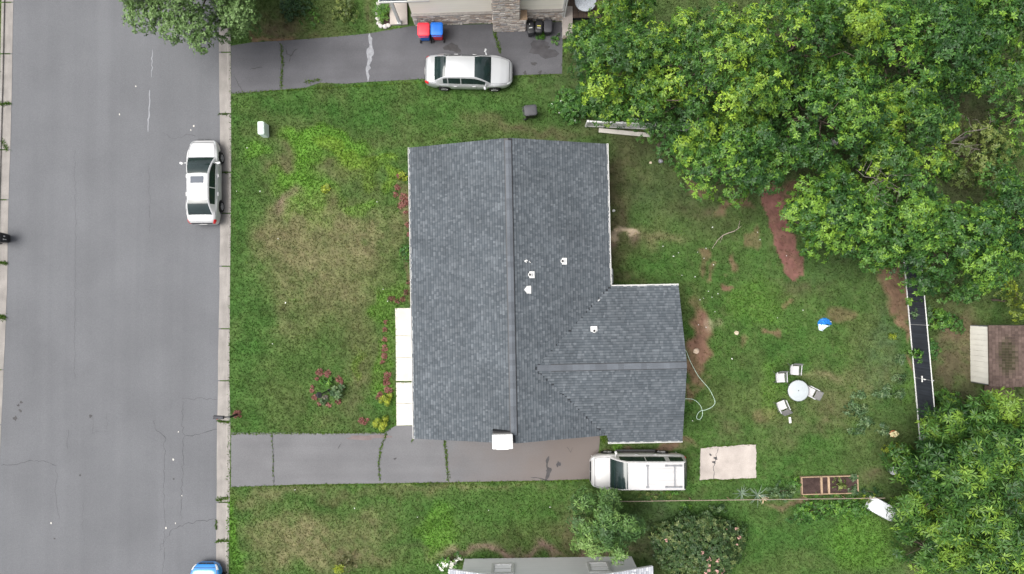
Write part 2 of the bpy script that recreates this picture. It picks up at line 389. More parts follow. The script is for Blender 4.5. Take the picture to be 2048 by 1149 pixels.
def lawn(px, py):
    """natural colour of the lawn at a ground pixel, and how bare it is"""
    px = np.asarray(px, float); py = np.asarray(py, float)
    wx = px + 26 * (vnoise(px, py, 22, 1) - .5) + 40 * (vnoise(px, py, 55, 2) - .5)
    wy = py + 26 * (vnoise(px, py, 22, 3) - .5) + 40 * (vnoise(px, py, 55, 4) - .5)
    c = np.zeros(px.shape + (3,)); c[...] = KC['green']
    bare = np.zeros(px.shape)
    def mixin(wgt, key):
        nonlocal bare
        for k in range(3): c[..., k] = c[..., k] * (1 - wgt) + KC[key][k] * wgt
        bare = bare * (1 - wgt) + BARE.get(key, 0) * wgt
    n1 = vnoise(px, py, 70, 5); n2 = vnoise(px, py, 28, 6); n3 = vnoise(px, py, 9, 7)
    mixin(np.clip((n1 - .45) * 2, 0, .6), 'olive'); mixin(np.clip((n2 - .55) * 2, 0, .6), 'lush'); mixin(np.clip((n3 - .62) * 1.6, 0, .5), 'olive')
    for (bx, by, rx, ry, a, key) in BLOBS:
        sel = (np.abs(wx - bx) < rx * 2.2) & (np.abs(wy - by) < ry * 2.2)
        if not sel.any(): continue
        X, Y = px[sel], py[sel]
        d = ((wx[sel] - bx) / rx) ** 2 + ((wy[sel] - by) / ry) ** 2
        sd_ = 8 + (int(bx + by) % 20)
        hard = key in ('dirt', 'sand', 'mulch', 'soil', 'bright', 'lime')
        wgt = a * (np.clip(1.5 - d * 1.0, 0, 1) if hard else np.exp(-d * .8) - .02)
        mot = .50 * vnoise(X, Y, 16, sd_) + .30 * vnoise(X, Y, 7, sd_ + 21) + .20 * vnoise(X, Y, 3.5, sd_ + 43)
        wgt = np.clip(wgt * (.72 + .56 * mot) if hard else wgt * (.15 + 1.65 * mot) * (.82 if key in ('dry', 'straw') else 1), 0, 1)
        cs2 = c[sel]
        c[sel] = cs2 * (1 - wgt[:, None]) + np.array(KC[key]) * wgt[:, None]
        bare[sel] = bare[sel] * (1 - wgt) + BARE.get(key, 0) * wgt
    m = inpoly(px + 8 * (vnoise(px, py, 12, 31) - .5), py + 8 * (vnoise(px, py, 12, 32) - .5), MULCH) * (.75 + .25 * n3)
    mixin(m, 'mulch')
    k = .58 + .34 * vnoise(px, py, 5, 40) + .26 * vnoise(px, py, 12, 42) + .24 * vnoise(px, py, 28, 41)
    return c * k[..., None], bare

# ------------------------------------------------------------------ ground sheet (one sheet to the horizon)
gx = np.concatenate([[-26000, -9000, -3000, -1200, -600, -350], np.arange(-200, -50, 5.), np.arange(-50, 40, 1.5), np.arange(40, 425, 5.), np.arange(425, 470, 1.5), np.arange(470, 2252, 5.), [2400, 2700, 3500, 6000, 12000, 26000]])
gy = np.concatenate([[-26000, -9000, -3000, -1200, -600, -350], np.arange(-200, 1352, 5.), [1500, 1800, 2600, 5000, 11000, 26000]])
GX, GY = np.meshgrid(gx, gy)
wx_, wy_ = Pn(GX, GY, 0.)
kw_ = np.interp(GY, [0, 560, 760, 860, 1149], [24, 21, 23, 27, 25])
inroad = (GX < road_r(GY) + kw_ * .84) & (GX > road_l(GY) - 20)
GZ = np.where(inroad, -.16, 0.)
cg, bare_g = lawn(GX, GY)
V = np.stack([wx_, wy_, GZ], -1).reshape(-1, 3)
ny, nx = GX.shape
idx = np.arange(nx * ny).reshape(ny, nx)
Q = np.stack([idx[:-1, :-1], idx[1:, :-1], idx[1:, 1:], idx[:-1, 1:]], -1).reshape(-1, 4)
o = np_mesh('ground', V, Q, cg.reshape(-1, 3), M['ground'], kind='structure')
o.data.polygons.foreach_set('use_smooth', np.ones(len(Q), bool))

# ------------------------------------------------------------------ street, kerbs, driveways
RZ = -.10
road = struct_root('street', P(230, 574, RZ))
ys = np.arange(-420, 1600, 20)
mb = MB()
Vr = []
for y in ys:
    Vr.append(P(float(road_l(y)) - 4, y, RZ)); Vr.append(P(float(road_r(y)) + 4, y, RZ))
mb.add(Vr, [(2 * i, 2 * i + 2, 2 * i + 3, 2 * i + 1) for i in range(len(ys) - 1)])
o = mb.build('asphalt_surface', M['asphalt'], road, True)

def ribbon(pts, width, z, jit=2.5, step=6, seed=0, taper=True):
    """a crack or spill: jagged ribbon along photo pixels"""
    r = random.Random(seed)
    out = []
    for (x0, y0), (x1, y1) in zip(pts[:-1], pts[1:]):
        n = max(1, int(math.hypot(x1 - x0, y1 - y0) / step))
        for i in range(n): out.append((x0 + (x1 - x0) * i / n + r.uniform(-jit, jit), y0 + (y1 - y0) * i / n + r.uniform(-jit, jit)))
    out.append(pts[-1])
    W = [P(x, y, z) for x, y in out]
    V = []
    for i, p in enumerate(W):
        t = (W[min(i + 1, len(W) - 1)] - W[max(i - 1, 0)]).normalized()
        nn = Vector((-t.y, t.x, 0))
        ww = (width[i * (len(width) - 1) // max(1, len(W) - 1)] if isinstance(width, list) else width) * r.uniform(.45, 1.3)
        if taper and i in (0, len(W) - 1): ww *= .3
        V += [p + nn * ww / 2, p - nn * ww / 2]
    return MB().add(V, [(2 * i, 2 * i + 1, 2 * i + 3, 2 * i + 2) for i in range(len(W) - 1)])

cr = [([(437, 858), (415, 864), (390, 870), (368, 870)], .035), ([(366, 800), (364, 850), (368, 872), (364, 960), (362, 1040)], .022), ([(309, 838), (309, 858), (318, 866), (329, 872), (330, 885)], .035),
      ([(329, 872), (327, 980), (329, 1060), (326, 1149)], .018), ([(431, 1040), (400, 1043), (370, 1048), (345, 1060), (332, 1075)], .035), ([(332, 1075), (322, 1090), (318, 1105)], .022),
      ([(0, 931), (35, 928), (60, 922), (85, 922), (105, 930), (114, 932)], .03), ([(137, 860), (136, 900)], .02), ([(114, 932), (112, 985), (118, 1040)], .015), ([(215, 825), (214, 862)], .014), ([(185, 830), (186, 865), (220, 863)], .014),
      ([(325, 265), (345, 278), (365, 274), (380, 268), (392, 273)], .025), ([(150, 300), (152, 520), (148, 760)], .012), ([(298, 330), (300, 470)], .012), ([(167, 1000), (164, 1060)], .014), ([(360, 800), (400, 797), (436, 800)], .02)]
for i, (p, wd) in enumerate(cr):
    ribbon(p, wd * .95, RZ + .004, seed=i).build('crack', M['crack'], road, True)
ribbon([(305, 100), (304, 130), (303, 155)], .045, RZ + .004, 1.5, seed=50).build('paint_streak', M['spill'], road, True)
ribbon([(300, 180), (298, 215), (296, 265)], .06, RZ + .004, 1, seed=51).build('paint_streak', M['spill'], road, True)
for i, (x, y, r_) in enumerate([(28, 838, .20), (38, 822, .12), (34, 812, .1), (40, 806, .12), (179, 833, .12), (158, 952, .07), (346, 959, .07), (107, 1079, .06)]):
    n = 9
    pl = [P(x, y, 0).xy + Vector((math.cos(a * 2 * math.pi / n), math.sin(a * 2 * math.pi / n))) * r_ * rnd.uniform(.4, 1.2) for a in range(n)]
    MB().add([(p.x, p.y, RZ + .005) for p in pl], [tuple(range(n))]).build('tar_spot', M['stain'], road, True)
for i, (x, y) in enumerate([(330, 1058), (349, 1048), (270, 172), (386, 252), (237, 229), (380, 260), (100, 1048), (345, 920), (355, 865), (362, 993)]):
    n = 6; pl = [P(x, y, 0).xy + Vector((math.cos(a * 2 * math.pi / n), math.sin(a * 2 * math.pi / n) * 1.4)) * rnd.uniform(.02, .06) for a in range(n)]
    MB().add([(p.x, p.y, RZ + .0055) for p in pl], [tuple(range(n))]).build('chip_mark', M['slab'], road, True)

def kerb(name, joints, inner, outer, side, aprons=()):
    """concrete gutter and kerb laid in sections; inner(py) is the road side, outer(py) the lawn side"""
    k = struct_root(name, P(float(inner(574)), 574, -.14))
    for a, b in zip(joints[:-1], joints[1:]):
        mbk = MB()
        n = max(2, int((b - a) / 40) + 1)
        yy = [a + 1.2 + (b - a - 2.4) * i / (n - 1) for i in range(n)]
        low = any(p0 <= (a + b) / 2 <= p1 for p0, p1 in aprons)
        V = []
        for y in yy:
            xi, xo = float(inner(y)), float(outer(y))
            lip = -.03 if low else .012
            prof = [(xi, -.17), (xi, RZ + .012), (xi + (xo - xi) * .70, RZ + .030), (xi + (xo - xi) * .78, lip - .012), (xi + (xo - xi) * .82, lip), (xo, lip), (xo, -.17)]
            j = rnd.uniform(-.5, .5)
            V += [P(x + (j if 0 < q < 2 else 0), y, z) for q, (x, z) in enumerate(prof)]
        m_ = 7
        Fk = []
        for i in range(n - 1):
            for q in range(m_ - 1):
                f = (i * m_ + q, i * m_ + q + 1, (i + 1) * m_ + q + 1, (i + 1) * m_ + q)
                Fk.append(f if side > 0 else f[::-1])
        Fk += [tuple(range(m_)), tuple((n - 1) * m_ + q for q in range(m_ - 1, -1, -1))]
        mbk.add(V, Fk).build('kerb_section', M['kerb'], k, True)
    return k

kerb('kerb_beside_lawn', [-120, -20, 105, 228, 345, 427, 533, 658, 762, 843, 1005, 1083, 1180, 1290], lambda y: road_r(y), lambda y: road_r(y) + np.interp(y, [0, 560, 760, 860, 1149], [24, 21, 23, 27, 25]), 1)
kerb('kerb_across_street', [-120, 5, 108, 208, 300, 400, 470, 525, 632, 740, 850, 960, 1080, 1200], lambda y: road_l(y), lambda y: road_l(y) - 24, -1)

def flat_slab(name, poly, mat, z, thick=.1, parent=None, world=True):
    mb_ = MB()
    return mb_.prism([tuple(P(x, y, z).xy) for x, y in poly], z - thick, z).build(name, mat, parent, world)

d1 = struct_root('neighbour_driveway', P(780, 115, 0)); flat_slab('asphalt_surface', DRIVE_TOP, M['drive'], .014, .05, d1)
d2 = struct_root('driveway', P(780, 915, 0)); flat_slab('asphalt_surface', DRIVE_BOT, surf('driveway_asphalt_pale', (.116, .116, .122), .9, .2, .12, .45, fine=.2, bump=.3, bscale=60, streak=(.12, 1.4, 1, .08)), .014, .05, d2)
dm = bpy.data.materials['driveway_asphalt_pale']
dn_ = dm.node_tree.nodes; dl_ = dm.node_tree.links; db = dn_['Principled BSDF']; src = db.inputs['Base Color'].links[0].from_socket
ge = dn_.new('ShaderNodeNewGeometry'); sp = dn_.new('ShaderNodeSeparateXYZ'); dl_.new(ge.outputs['Position'], sp.inputs[0])
tn = dn_.new('ShaderNodeTexNoise'); tn.inputs['Scale'].default_value = .8; tn.inputs['Detail'].default_value = 5; dl_.new(ge.outputs['Position'], tn.inputs['Vector'])
ma = dn_.new('ShaderNodeMath'); ma.operation = 'MULTIPLY_ADD'; ma.inputs[1].default_value = 5.; dl_.new(tn.outputs['Fac'], ma.inputs[0]); dl_.new(sp.outputs['X'], ma.inputs[2])
mr_ = dn_.new('ShaderNodeMapRange'); mr_.inputs['From Min'].default_value = -1.8; mr_.inputs['From Max'].default_value = 5.5; mr_.inputs['To Max'].default_value = .85; dl_.new(ma.outputs[0], mr_.inputs['Value'])
mxn = dn_.new('ShaderNodeMix'); mxn.data_type = 'RGBA'; mxn.inputs['B'].default_value = (.155, .122, .108, 1) if 'B' in mxn.inputs else (0, 0, 0, 1)
mxn.inputs[7].default_value = (.122, .102, .093, 1)
dl_.new(mr_.outputs[0], mxn.inputs[0]); dl_.new(src, mxn.inputs[6]); dl_.new(mxn.outputs[2], db.inputs['Base Color'])
for i, p in enumerate([[(738, 68), (742, 95), (739, 120), (735, 140), (736, 164)]]):
    ribbon(p, [.18, .34, .24, .14, .14], .0185, 1.2, 5, seed=70).build('pale_spill', M['spill'], d1, True)
for i, p in enumerate([[(572, 98), (574, 108), (584, 112)], [(578, 128), (580, 112), (588, 104), (596, 98)], [(469, 150), (476, 172), (490, 186)], [(500, 138), (525, 136)], [(560, 85), (563, 130), (562, 180)]]):
    ribbon(p, .05, .018, 2, 5, seed=80 + i).build('crack', M['stain'], d1, True)
for i, p in enumerate([[(544, 868), (546, 920), (547, 968)], [(772, 868), (760, 900), (757, 930), (760, 964)], [(888, 880), (892, 915), (896, 962)], [(1096, 913), (1095, 940), (1091, 962)], [(683, 888), (676, 898)], [(1060, 955), (1100, 962)], [(1134, 893), (1140, 904), (1145, 896)], [(830, 870), (822, 884)]]):
    ribbon(p, .05 if i != 3 else .13, .0225, 2, 5, seed=90 + i).build('crack', M['stain'] if i > 2 else M['crack'], d2, True)
def blot(px, py, rx, ry, mat, z, parent, seed, name='oil_stain'):
    r = random.Random(seed); n = 18
    ph = [r.uniform(0, 6.28) for _ in range(4)]
    pl = []
    for a in range(n):
        t = a * 2 * math.pi / n
        k = 1 + .25 * math.sin(2 * t + ph[0]) + .2 * math.sin(3 * t + ph[1]) + .15 * math.sin(5 * t + ph[2]) + r.uniform(-.1, .1)
        pl.append(P(px + rx * k * math.cos(t), py + ry * k * math.sin(t), z))
    return MB().add([(p.x, p.y, z) for p in pl][::-1], [tuple(range(n))]).build(name, mat, parent, True)
damp = surf('damp_asphalt', (.052, .050, .054), .8, .25, .3, 2.2, fine=.25)
blot(905, 96, 14, 10, M['stain'], .019, d1, 1); blot(1085, 100, 26, 16, damp, .019, d1, 2); blot(1068, 128, 5, 4, M['stain'], .0195, d1, 3); blot(1088, 94, 9, 5, M['stain'], .0205, d1, 4)
blot(1080, 145, 4, 3, M['stain'], .019, d1, 5); blot(1050, 146, 4, 3, M['stain'], .0191, d1, 6); blot(1117, 929, 4, 6, damp, .0235, d2, 7); blot(735, 875, 40, 5, surf('brown_dust', (.13, .105, .105), .9, .2, .2, 3, fine=.2), .0185, d2, 9)
blot(1097, 945, 5, 10, M['stain'], .0239, d2, 10); blot(790, 918, 3, 2, M['stain'], .0186, d2, 11)

# front walk and patio pad
walk = struct_root('front_walk', P(808, 735, 0))
wl = [(790, 617), (791.5, 672), (791.8, 716), (792, 764), (792.5, 807), (793, 852)]
wr_ = [(823, 616), (824, 672), (824.6, 716), (825.4, 764), (826, 807), (827, 851)]
for i in range(5):
    g = 1.6 if i == 2 else .35
    g0 = 1.6 if i == 3 else .35
    a, b, c, d = wl[i], wr_[i], wr_[i + 1], wl[i + 1]
    poly = []
    for (p, q, sgn) in (((a[0], a[1] + g0), (b[0], b[1] + g0), 1), ((c[0], c[1] - g), (d[0], d[1] - g), -1)):
        for k in range(6):
            t = k / 5
            poly.append((p[0] + (q[0] - p[0]) * t, p[1] + (q[1] - p[1]) * t + rnd.uniform(-.3, .3)))
    flat_slab('concrete_slab', poly, M['slab'], .05 + rnd.uniform(-.006, .006), .15, walk)
pad_r = struct_root('patio_pad', P(1457, 925, 0))
pp = []
for (a, b) in zip(PAD, PAD[1:] + PAD[:1]):
    for k in range(6): pp.append((a[0] + (b[0] - a[0]) * k / 6 + rnd.uniform(-.9, .9), a[1] + (b[1] - a[1]) * k / 6 + rnd.uniform(-.9, .9)))
flat_slab('concrete_slab', pp, M['pad'], .06, .15, pad_r)
ribbon([(1436, 893), (1432, 915), (1428, 935), (1427, 960)], .03, .0645, 1.5, 5, seed=5).build('crack', M['crack'], pad_r, True)
for i, (x, y, a, b) in enumerate([(1431, 917, 4, 2.5), (1428, 925, 3, 3), (1421, 910, 2.5, 2)]): blot(x, y, a, b, M['stain'], .0648 + i * .0003, pad_r, 20 + i, 'stain')

# ------------------------------------------------------------------ foliage generators (numpy)
def unit(a): return a / np.maximum(np.linalg.norm(a, axis=-1, keepdims=True), 1e-9)

def perp(ax, rs):
    r = rs.normal(size=ax.shape)
    u = unit(np.cross(ax, r)); return u, np.cross(ax, u)

def rosettes(C, A, rs, k=8, L=.17, Wd=.07, col=None, spread=(62, 102), droop=.08):
    """k leaves round every shoot tip C with axis A"""
    N = len(C)
    u, v = perp(A, rs)
    ph = rs.rand(N, 1) * 6.283 + np.arange(k)[None] * 6.283 / k + rs.normal(size=(N, k)) * .25
    al = np.radians(rs.uniform(spread[0], spread[1], (N, k)))
    rad = np.cos(ph)[..., None] * u[:, None] + np.sin(ph)[..., None] * v[:, None]
    d = np.cos(al)[..., None] * A[:, None] + np.sin(al)[..., None] * rad
    d[..., 2] -= droop; d = unit(d)
    s = unit(np.cross(d, A[:, None] + .3 * rs.normal(size=(N, k, 3))))
    up = np.cross(s, d)
    ln = L * rs.uniform(.65, 1.25, (N, k, 1)); wd = Wd * rs.uniform(.75, 1.2, (N, k, 1))
    b = C[:, None] + d * ln * .08
    mid = C[:, None] + d * ln * .52 + up * ln * .06
    tip = C[:, None] + d * ln - up * ln * .10
    V = np.stack([b, mid + s * wd / 2, tip, mid - s * wd / 2], 2)
    c = col[:, None] * rs.uniform(.82, 1.18, (N, k, 1))
    Cc = np.repeat(c[:, :, None], 4, 2)
    return V.reshape(-1, 3), Cc.reshape(-1, 3)

def fronds(C, A, rs, k=4, L=.45, pairs=5, lf=.13, Wd=.045, col=None):
    """k pinnate leaves round every shoot tip"""
    N = len(C)
    u, v = perp(A, rs)
    ph = rs.rand(N, 1) * 6.283 + np.arange(k)[None] * 6.283 / k + rs.normal(size=(N, k)) * .3
    al = np.radians(rs.uniform(45, 95, (N, k)))
    rad = np.cos(ph)[..., None] * u[:, None] + np.sin(ph)[..., None] * v[:, None]
    d = unit(np.cos(al)[..., None] * A[:, None] + np.sin(al)[..., None] * rad)
    s = unit(np.cross(d, A[:, None]))
    ln = L * rs.uniform(.7, 1.2, (N, k, 1))
    t = np.concatenate([np.linspace(.2, .9, pairs), np.linspace(.2, .9, pairs), [1.0]])
    sg = np.concatenate([np.ones(pairs), -np.ones(pairs), [0]])
    m = len(t)
    base = C[:, None, None] + d[:, :, None] * (ln[:, :, None] * t[None, None, :, None])
    base[..., 2] -= (t ** 2 * .28 * L)[None, None]
    ld = unit(d[:, :, None] * (.55 + .6 * (sg == 0))[None, None, :, None] + s[:, :, None] * sg[None, None, :, None] + rs.normal(size=(N, k, m, 3)) * .16)
    ld[..., 2] -= .12; ld = unit(ld)
    nrm = unit(A[:, None, None] + np.array([0, 0, .4]) + .35 * rs.normal(size=(N, k, m, 3)))
    ls = unit(np.cross(ld, nrm))
    l2 = lf * rs.uniform(.75, 1.2, (N, k, m, 1)); w2 = Wd * rs.uniform(.8, 1.2, (N, k, m, 1))
    V = np.stack([base, base + ld * l2 * .45 + ls * w2 / 2, base + ld * l2, base + ld * l2 * .45 - ls * w2 / 2], 3)
    c = col[:, None, None] * rs.uniform(.85, 1.15, (N, k, m, 1))
    Cc = np.repeat(c[:, :, :, None], 4, 3)
    return V.reshape(-1, 3), Cc.reshape(-1, 3)

def mixpal(t, pal):
    t = np.clip(t, 0, 1)[:, None]
    d, m, b = (np.array(p) for p in pal)
    return np.where(t < .5, d + (m - d) * t * 2, m + (b - m) * (t - .5) * 2)

PAL = dict(
    maple=((.017, .052, .011), (.046, .118, .017), (.205, .315, .030)),
    maple2=((.016, .052, .012), (.041, .112, .018), (.150, .270, .030)),
    ash=((.018, .056, .012), (.048, .118, .018), (.150, .250, .030)),
    locust=((.045, .090, .024), (.085, .155, .042), (.135, .215, .075)),
    willow=((.040, .090, .026), (.080, .160, .038), (.150, .240, .065)),
    myrtle=((.022, .050, .016), (.045, .085, .024), (.120, .150, .050)),
    weed=((.030, .085, .018), (.060, .150, .022), (.120, .230, .025)),
    bluegreen=((.032, .070, .028), (.064, .116, .045), (.130, .185, .085)),
    lime=((.070, .105, .012), (.155, .210, .020), (.290, .330, .030)),
    dark=((.012, .036, .014), (.022, .058, .020), (.040, .090, .028)),
    yellowbush=((.055, .085, .022), (.100, .140, .033), (.170, .205, .055)),
    redleaf=((.110, .040, .034), (.185, .070, .058), (.270, .125, .100)),
    vine=((.025, .078, .018), (.045, .120, .022), (.085, .180, .030)))

def leafcloud(clumps, rs, kind, pal, dens, L, zflat=.75, tone_sd=.22, tone=.42, k=8, wide=.42):
    """clumps: list of (centre, radius); shoots over the upper part of every clump"""
    Vs, Cs = [], []
    for (c, r) in clumps:
        n = max(4, int(dens * r * r))
        d = unit(rs.normal(size=(n, 3)) + np.array([0, 0, .55]))
        rr = r * rs.uniform(.55, 1.05, (n, 1))
        pos = np.array(c) + d * rr * np.array([1, 1, zflat])
        ax = unit(d + np.array([0, 0, .55]) + .25 * rs.normal(size=(n, 3)))
        t = tone - .10 + rs.normal() * tone_sd + rs.normal(size=n) * .16 + .42 * (rs.rand(n) < .24)
        col = mixpal(t, pal)
        if kind == 'ros': v, cc = rosettes(pos, ax, rs, k, L, L * wide, col)
        elif kind == 'fine': v, cc = rosettes(pos, ax, rs, k, L, L * .5, col, (30, 120), .3)
        else: v, cc = fronds(pos, ax, rs, 4, L, 5, L * .34, L * .11, col)
        Vs.append(v); Cs.append(cc)
    return np.concatenate(Vs), np.concatenate(Cs)

def build_leaves(name, V, C, parent, mat=None):
    loc = np.array(parent.location)
    n = len(V) // 4
    return np_mesh(name, V - loc, np.arange(n * 4).reshape(n, 4), C, mat or M['leaf'], parent)

def limb(mb_, a, b, r0, r1, rs, n=5, bend=.18):
    a = Vector(a); b = Vector(b); L = (b - a).length
    pts = [a.lerp(b, i / n) + (Vector(rs.normal(size=3)) * L * bend * .25 if 0 < i < n else Vector()) + Vector((0, 0, L * .12 * math.sin(math.pi * i / n))) for i in range(n + 1)]
    mb_.tube(pts, [r0 + (r1 - r0) * i / n for i in range(n + 1)], 6)

def tree(label, px, py, rpx, rpy, zc, zt, kind, pal, seed, dens=84, L=.195, cl=(.55, 1.15), ncl=None, base=None, group=None, tone=.42, trunk_r=.16, name='broadleaf_tree', low=.6, sd=.24, k=8, wide=.38, zflat=.75):
    """a tree whose widest crown outline shows at photo pixel (px, py) with radii rpx, rpy; zc crown base height, zt top"""
    rs = np.random.RandomState(seed)
    zm = zc + (zt - zc) * .35
    c = P(px, py, zm); m = mpp(zm)
    rx, ry = rpx * m, rpy * m
    g = P(*base, 0) if base else Vector((c.x, c.y, 0))
    root = thing(name, label, 'tree', (g.x, g.y, 0), 0, group)
    ncl = ncl or int(rx * ry * 2.2) + 7
    clumps = []
    for i in range(ncl):
        r = math.sqrt((i + .5) / ncl); a = i * 2.39996 + rs.uniform(-.3, .3)
        h = math.sqrt(max(0, 1 - (.93 * r) ** 2))
        cr_ = rs.uniform(*cl)
        q = max(0, r - .9 * cr_ / max(rx, ry) * .5)
        clumps.append(((c.x + rx * q * math.cos(a), c.y + ry * q * math.sin(a), zc + (zt - zc) * h * rs.uniform(.45, 1.0)), cr_))
    nlow = int(ncl * low)
    lowc = []
    for i in range(nlow):
        r = math.sqrt(rs.rand()) * .85; a = rs.rand() * 6.283
        lowc.append(((c.x + rx * r * math.cos(a), c.y + ry * r * math.sin(a), zc + (zt - zc) * .12 * rs.uniform(.2, 1.6)), rs.uniform(*cl)))
    V, C = leafcloud(clumps, rs, kind, pal, dens, L, tone=tone, tone_sd=sd, k=k, wide=wide, zflat=zflat)
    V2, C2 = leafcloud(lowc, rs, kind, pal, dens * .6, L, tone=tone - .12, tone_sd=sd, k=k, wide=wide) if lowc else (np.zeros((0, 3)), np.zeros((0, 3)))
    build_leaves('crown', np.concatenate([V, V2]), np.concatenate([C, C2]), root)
    t = MB()
    top = Vector((c.x, c.y, zc + (zt - zc) * .45))
    tp = [Vector((g.x, g.y, -.1)), Vector((g.x, g.y, .25)), g.lerp(top, .35) + Vector((.1, -.08, 0)), g.lerp(top, .7) + Vector((-.08, .1, 0)), top]
    t.tube(tp, [trunk_r * 1.5, trunk_r * 1.1, trunk_r, trunk_r * .8, trunk_r * .45], 9)
    lm = MB()
    for i, (p, r) in enumerate(clumps + lowc):
        if i % 3 == 0:
            s = g.lerp(top, rs.uniform(.45, .95))
            limb(lm, s, (p[0], p[1], p[2] - r * .1), trunk_r * .26, trunk_r * .06, rs)
    t.build('trunk', M['bark'], root, True)
    lm.build('limbs', M['bark'], root, True)
    return root

def shrub(name, label, cat, px, py, r, h, kind, pal, seed, dens=60, L=.12, ncl=None, tone=.45, group=None, sd=.15, ry=None, cl=None, k=7, wide=.45, stems=True, flowers=None, z0=0.):
    rs = np.random.RandomState(seed)
    g = P(px, py, z0 + h * .6); ry = ry or r
    root = thing(name, label, cat, (g.x, g.y, z0), 0, group)
    ncl = ncl or max(5, int(r * ry * 14))
    cr_ = cl or max(.14, min(r, ry) * .42)
    clumps = []
    for i in range(ncl):
        q = math.sqrt((i + .5) / ncl); a = i * 2.39996
        hh = math.sqrt(max(0, 1 - (.9 * q) ** 2))
        q *= max(.3, 1 - .5 * cr_ / max(r, ry))
        clumps.append(((g.x + r * q * math.cos(a), g.y + ry * q * math.sin(a), z0 + max(.05, h * hh * rs.uniform(.6, .95) - cr_ * .4)), cr_ * rs.uniform(.8, 1.2)))
    V, C = leafcloud(clumps, rs, kind, pal, dens, L, tone=tone, tone_sd=sd, k=k, wide=wide)
    V[:, 2] = np.maximum(V[:, 2], z0 + .012)
    build_leaves('foliage', V, C, root)
    if stems:
        s = MB()
        for p, cr2 in clumps[::2]: s.tube([Vector((g.x, g.y, z0 - .03)), Vector((g.x, g.y, z0)).lerp(Vector(p), .5) + Vector((0, 0, .06)), Vector(p)], [.018, .012, .006], 5)
        s.build('stem', M['bark'], root, True)
    if flowers:
        cf, n, sz = flowers
        for i in range(n):
            p, cr2 = clumps[rs.randint(len(clumps))]
            d = unit(rs.normal(size=(1, 3)) + np.array([0, 0, 1.2]))[0]
            f = np.array(p) + d * cr2 * np.array([1, 1, .8]) * 1.08
            nn = 14
            pos = f + rs.normal(size=(nn, 3)) * sz * .45
            v, cc = rosettes(pos, unit(rs.normal(size=(nn, 3)) + np.array([0, 0, 1.])), rs, 4, sz * .5, sz * .4, np.tile(np.array(cf), (nn, 1)))
            build_leaves('flower', v, cc, root)
    return root

# ------------------------------------------------------------------ main house
TH = math.radians(1.15)
ZE = 2.9
SL = 1 / 3
Bc = P(829, 878, ZE)
def HL(x, y):     # house-local -> world xy
    return Vector((Bc.x + x * math.cos(TH) - y * math.sin(TH), Bc.y + x * math.sin(TH) + y * math.cos(TH), 0))
def HI(p):        # world -> house-local
    x, y = p.x - Bc.x, p.y - Bc.y
    return x * math.cos(TH) + y * math.sin(TH), -x * math.sin(TH) + y * math.cos(TH)
HO = (7.0, 7.7, 0)
house = thing('ranch_house', 'single-storey house with dark charcoal shingle roof, white gutters and rear wing', 'house', HL(7.0, 7.7), TH)
class HB(MB):
    def build(s, name, mat, parent=None, kind=None, **k):
        o = bpy.data.objects.new(name, s.mesh(name, mat, HO)); COL.objects.link(o); o.parent = parent
        if kind: o['kind'] = kind
        return o
XR, YT = 10.47, 15.4
RX = XR / 2
RZm = ZE + RX * SL
WS, WN, WX = -.38, 7.79, 14.1
WY = (WS + WN) / 2
RZw = ZE + (WN - WY) * SL
D = .035
mb = HB()
def prism_y(mb_, poly, y0, y1):   # polygon in x-z extruded along y
    n = len(poly)
    V = [(x, y0, z) for x, z in poly] + [(x, y1, z) for x, z in poly]
    mb_.add(V, [tuple(range(n)), tuple(range(2 * n - 1, n - 1, -1))] + [(i + n, (i + 1) % n + n, (i + 1) % n, i) for i in range(n)])
def prism_x(mb_, poly, x0, x1):   # polygon in y-z extruded along x
    n = len(poly)
    V = [(x0, y, z) for y, z in poly] + [(x1, y, z) for y, z in poly]
    mb_.add(V, [tuple(range(n - 1, -1, -1)), tuple(range(n, 2 * n))] + [(i, (i + 1) % n, (i + 1) % n + n, i + n) for i in range(n)])
prism_y(mb, [(.02, ZE - .2), (XR - .02, ZE - .2), (XR - .02, ZE - D), (RX, RZm - D), (.02, ZE - D)], .02, YT - .02)
prism_x(mb, [(WS + .02, ZE - .21), (WN - .02, ZE - .21), (WN - .02, ZE - D), (WY, RZw - D), (WS + .02, ZE - D)], 10.2, WX - .02)
prism_x(mb, [(.06, ZE - .22), (WN - .02, ZE - .22), (WN - .02, ZE - D), (WY, RZw - D), (.06, ZE - D + (.06 - WS) * SL)], 5.6, 10.2)
roof = mb.build('roof', M['deckdark'], house)
HB().box((5.23, 7.7, 1.36), (9.55, 14.65, 2.72)).build('wall', M['siding'], house)
HB().box((12.0, WY, 1.355), (3.5, 7.4, 2.71)).build('wall', M['siding'], house)

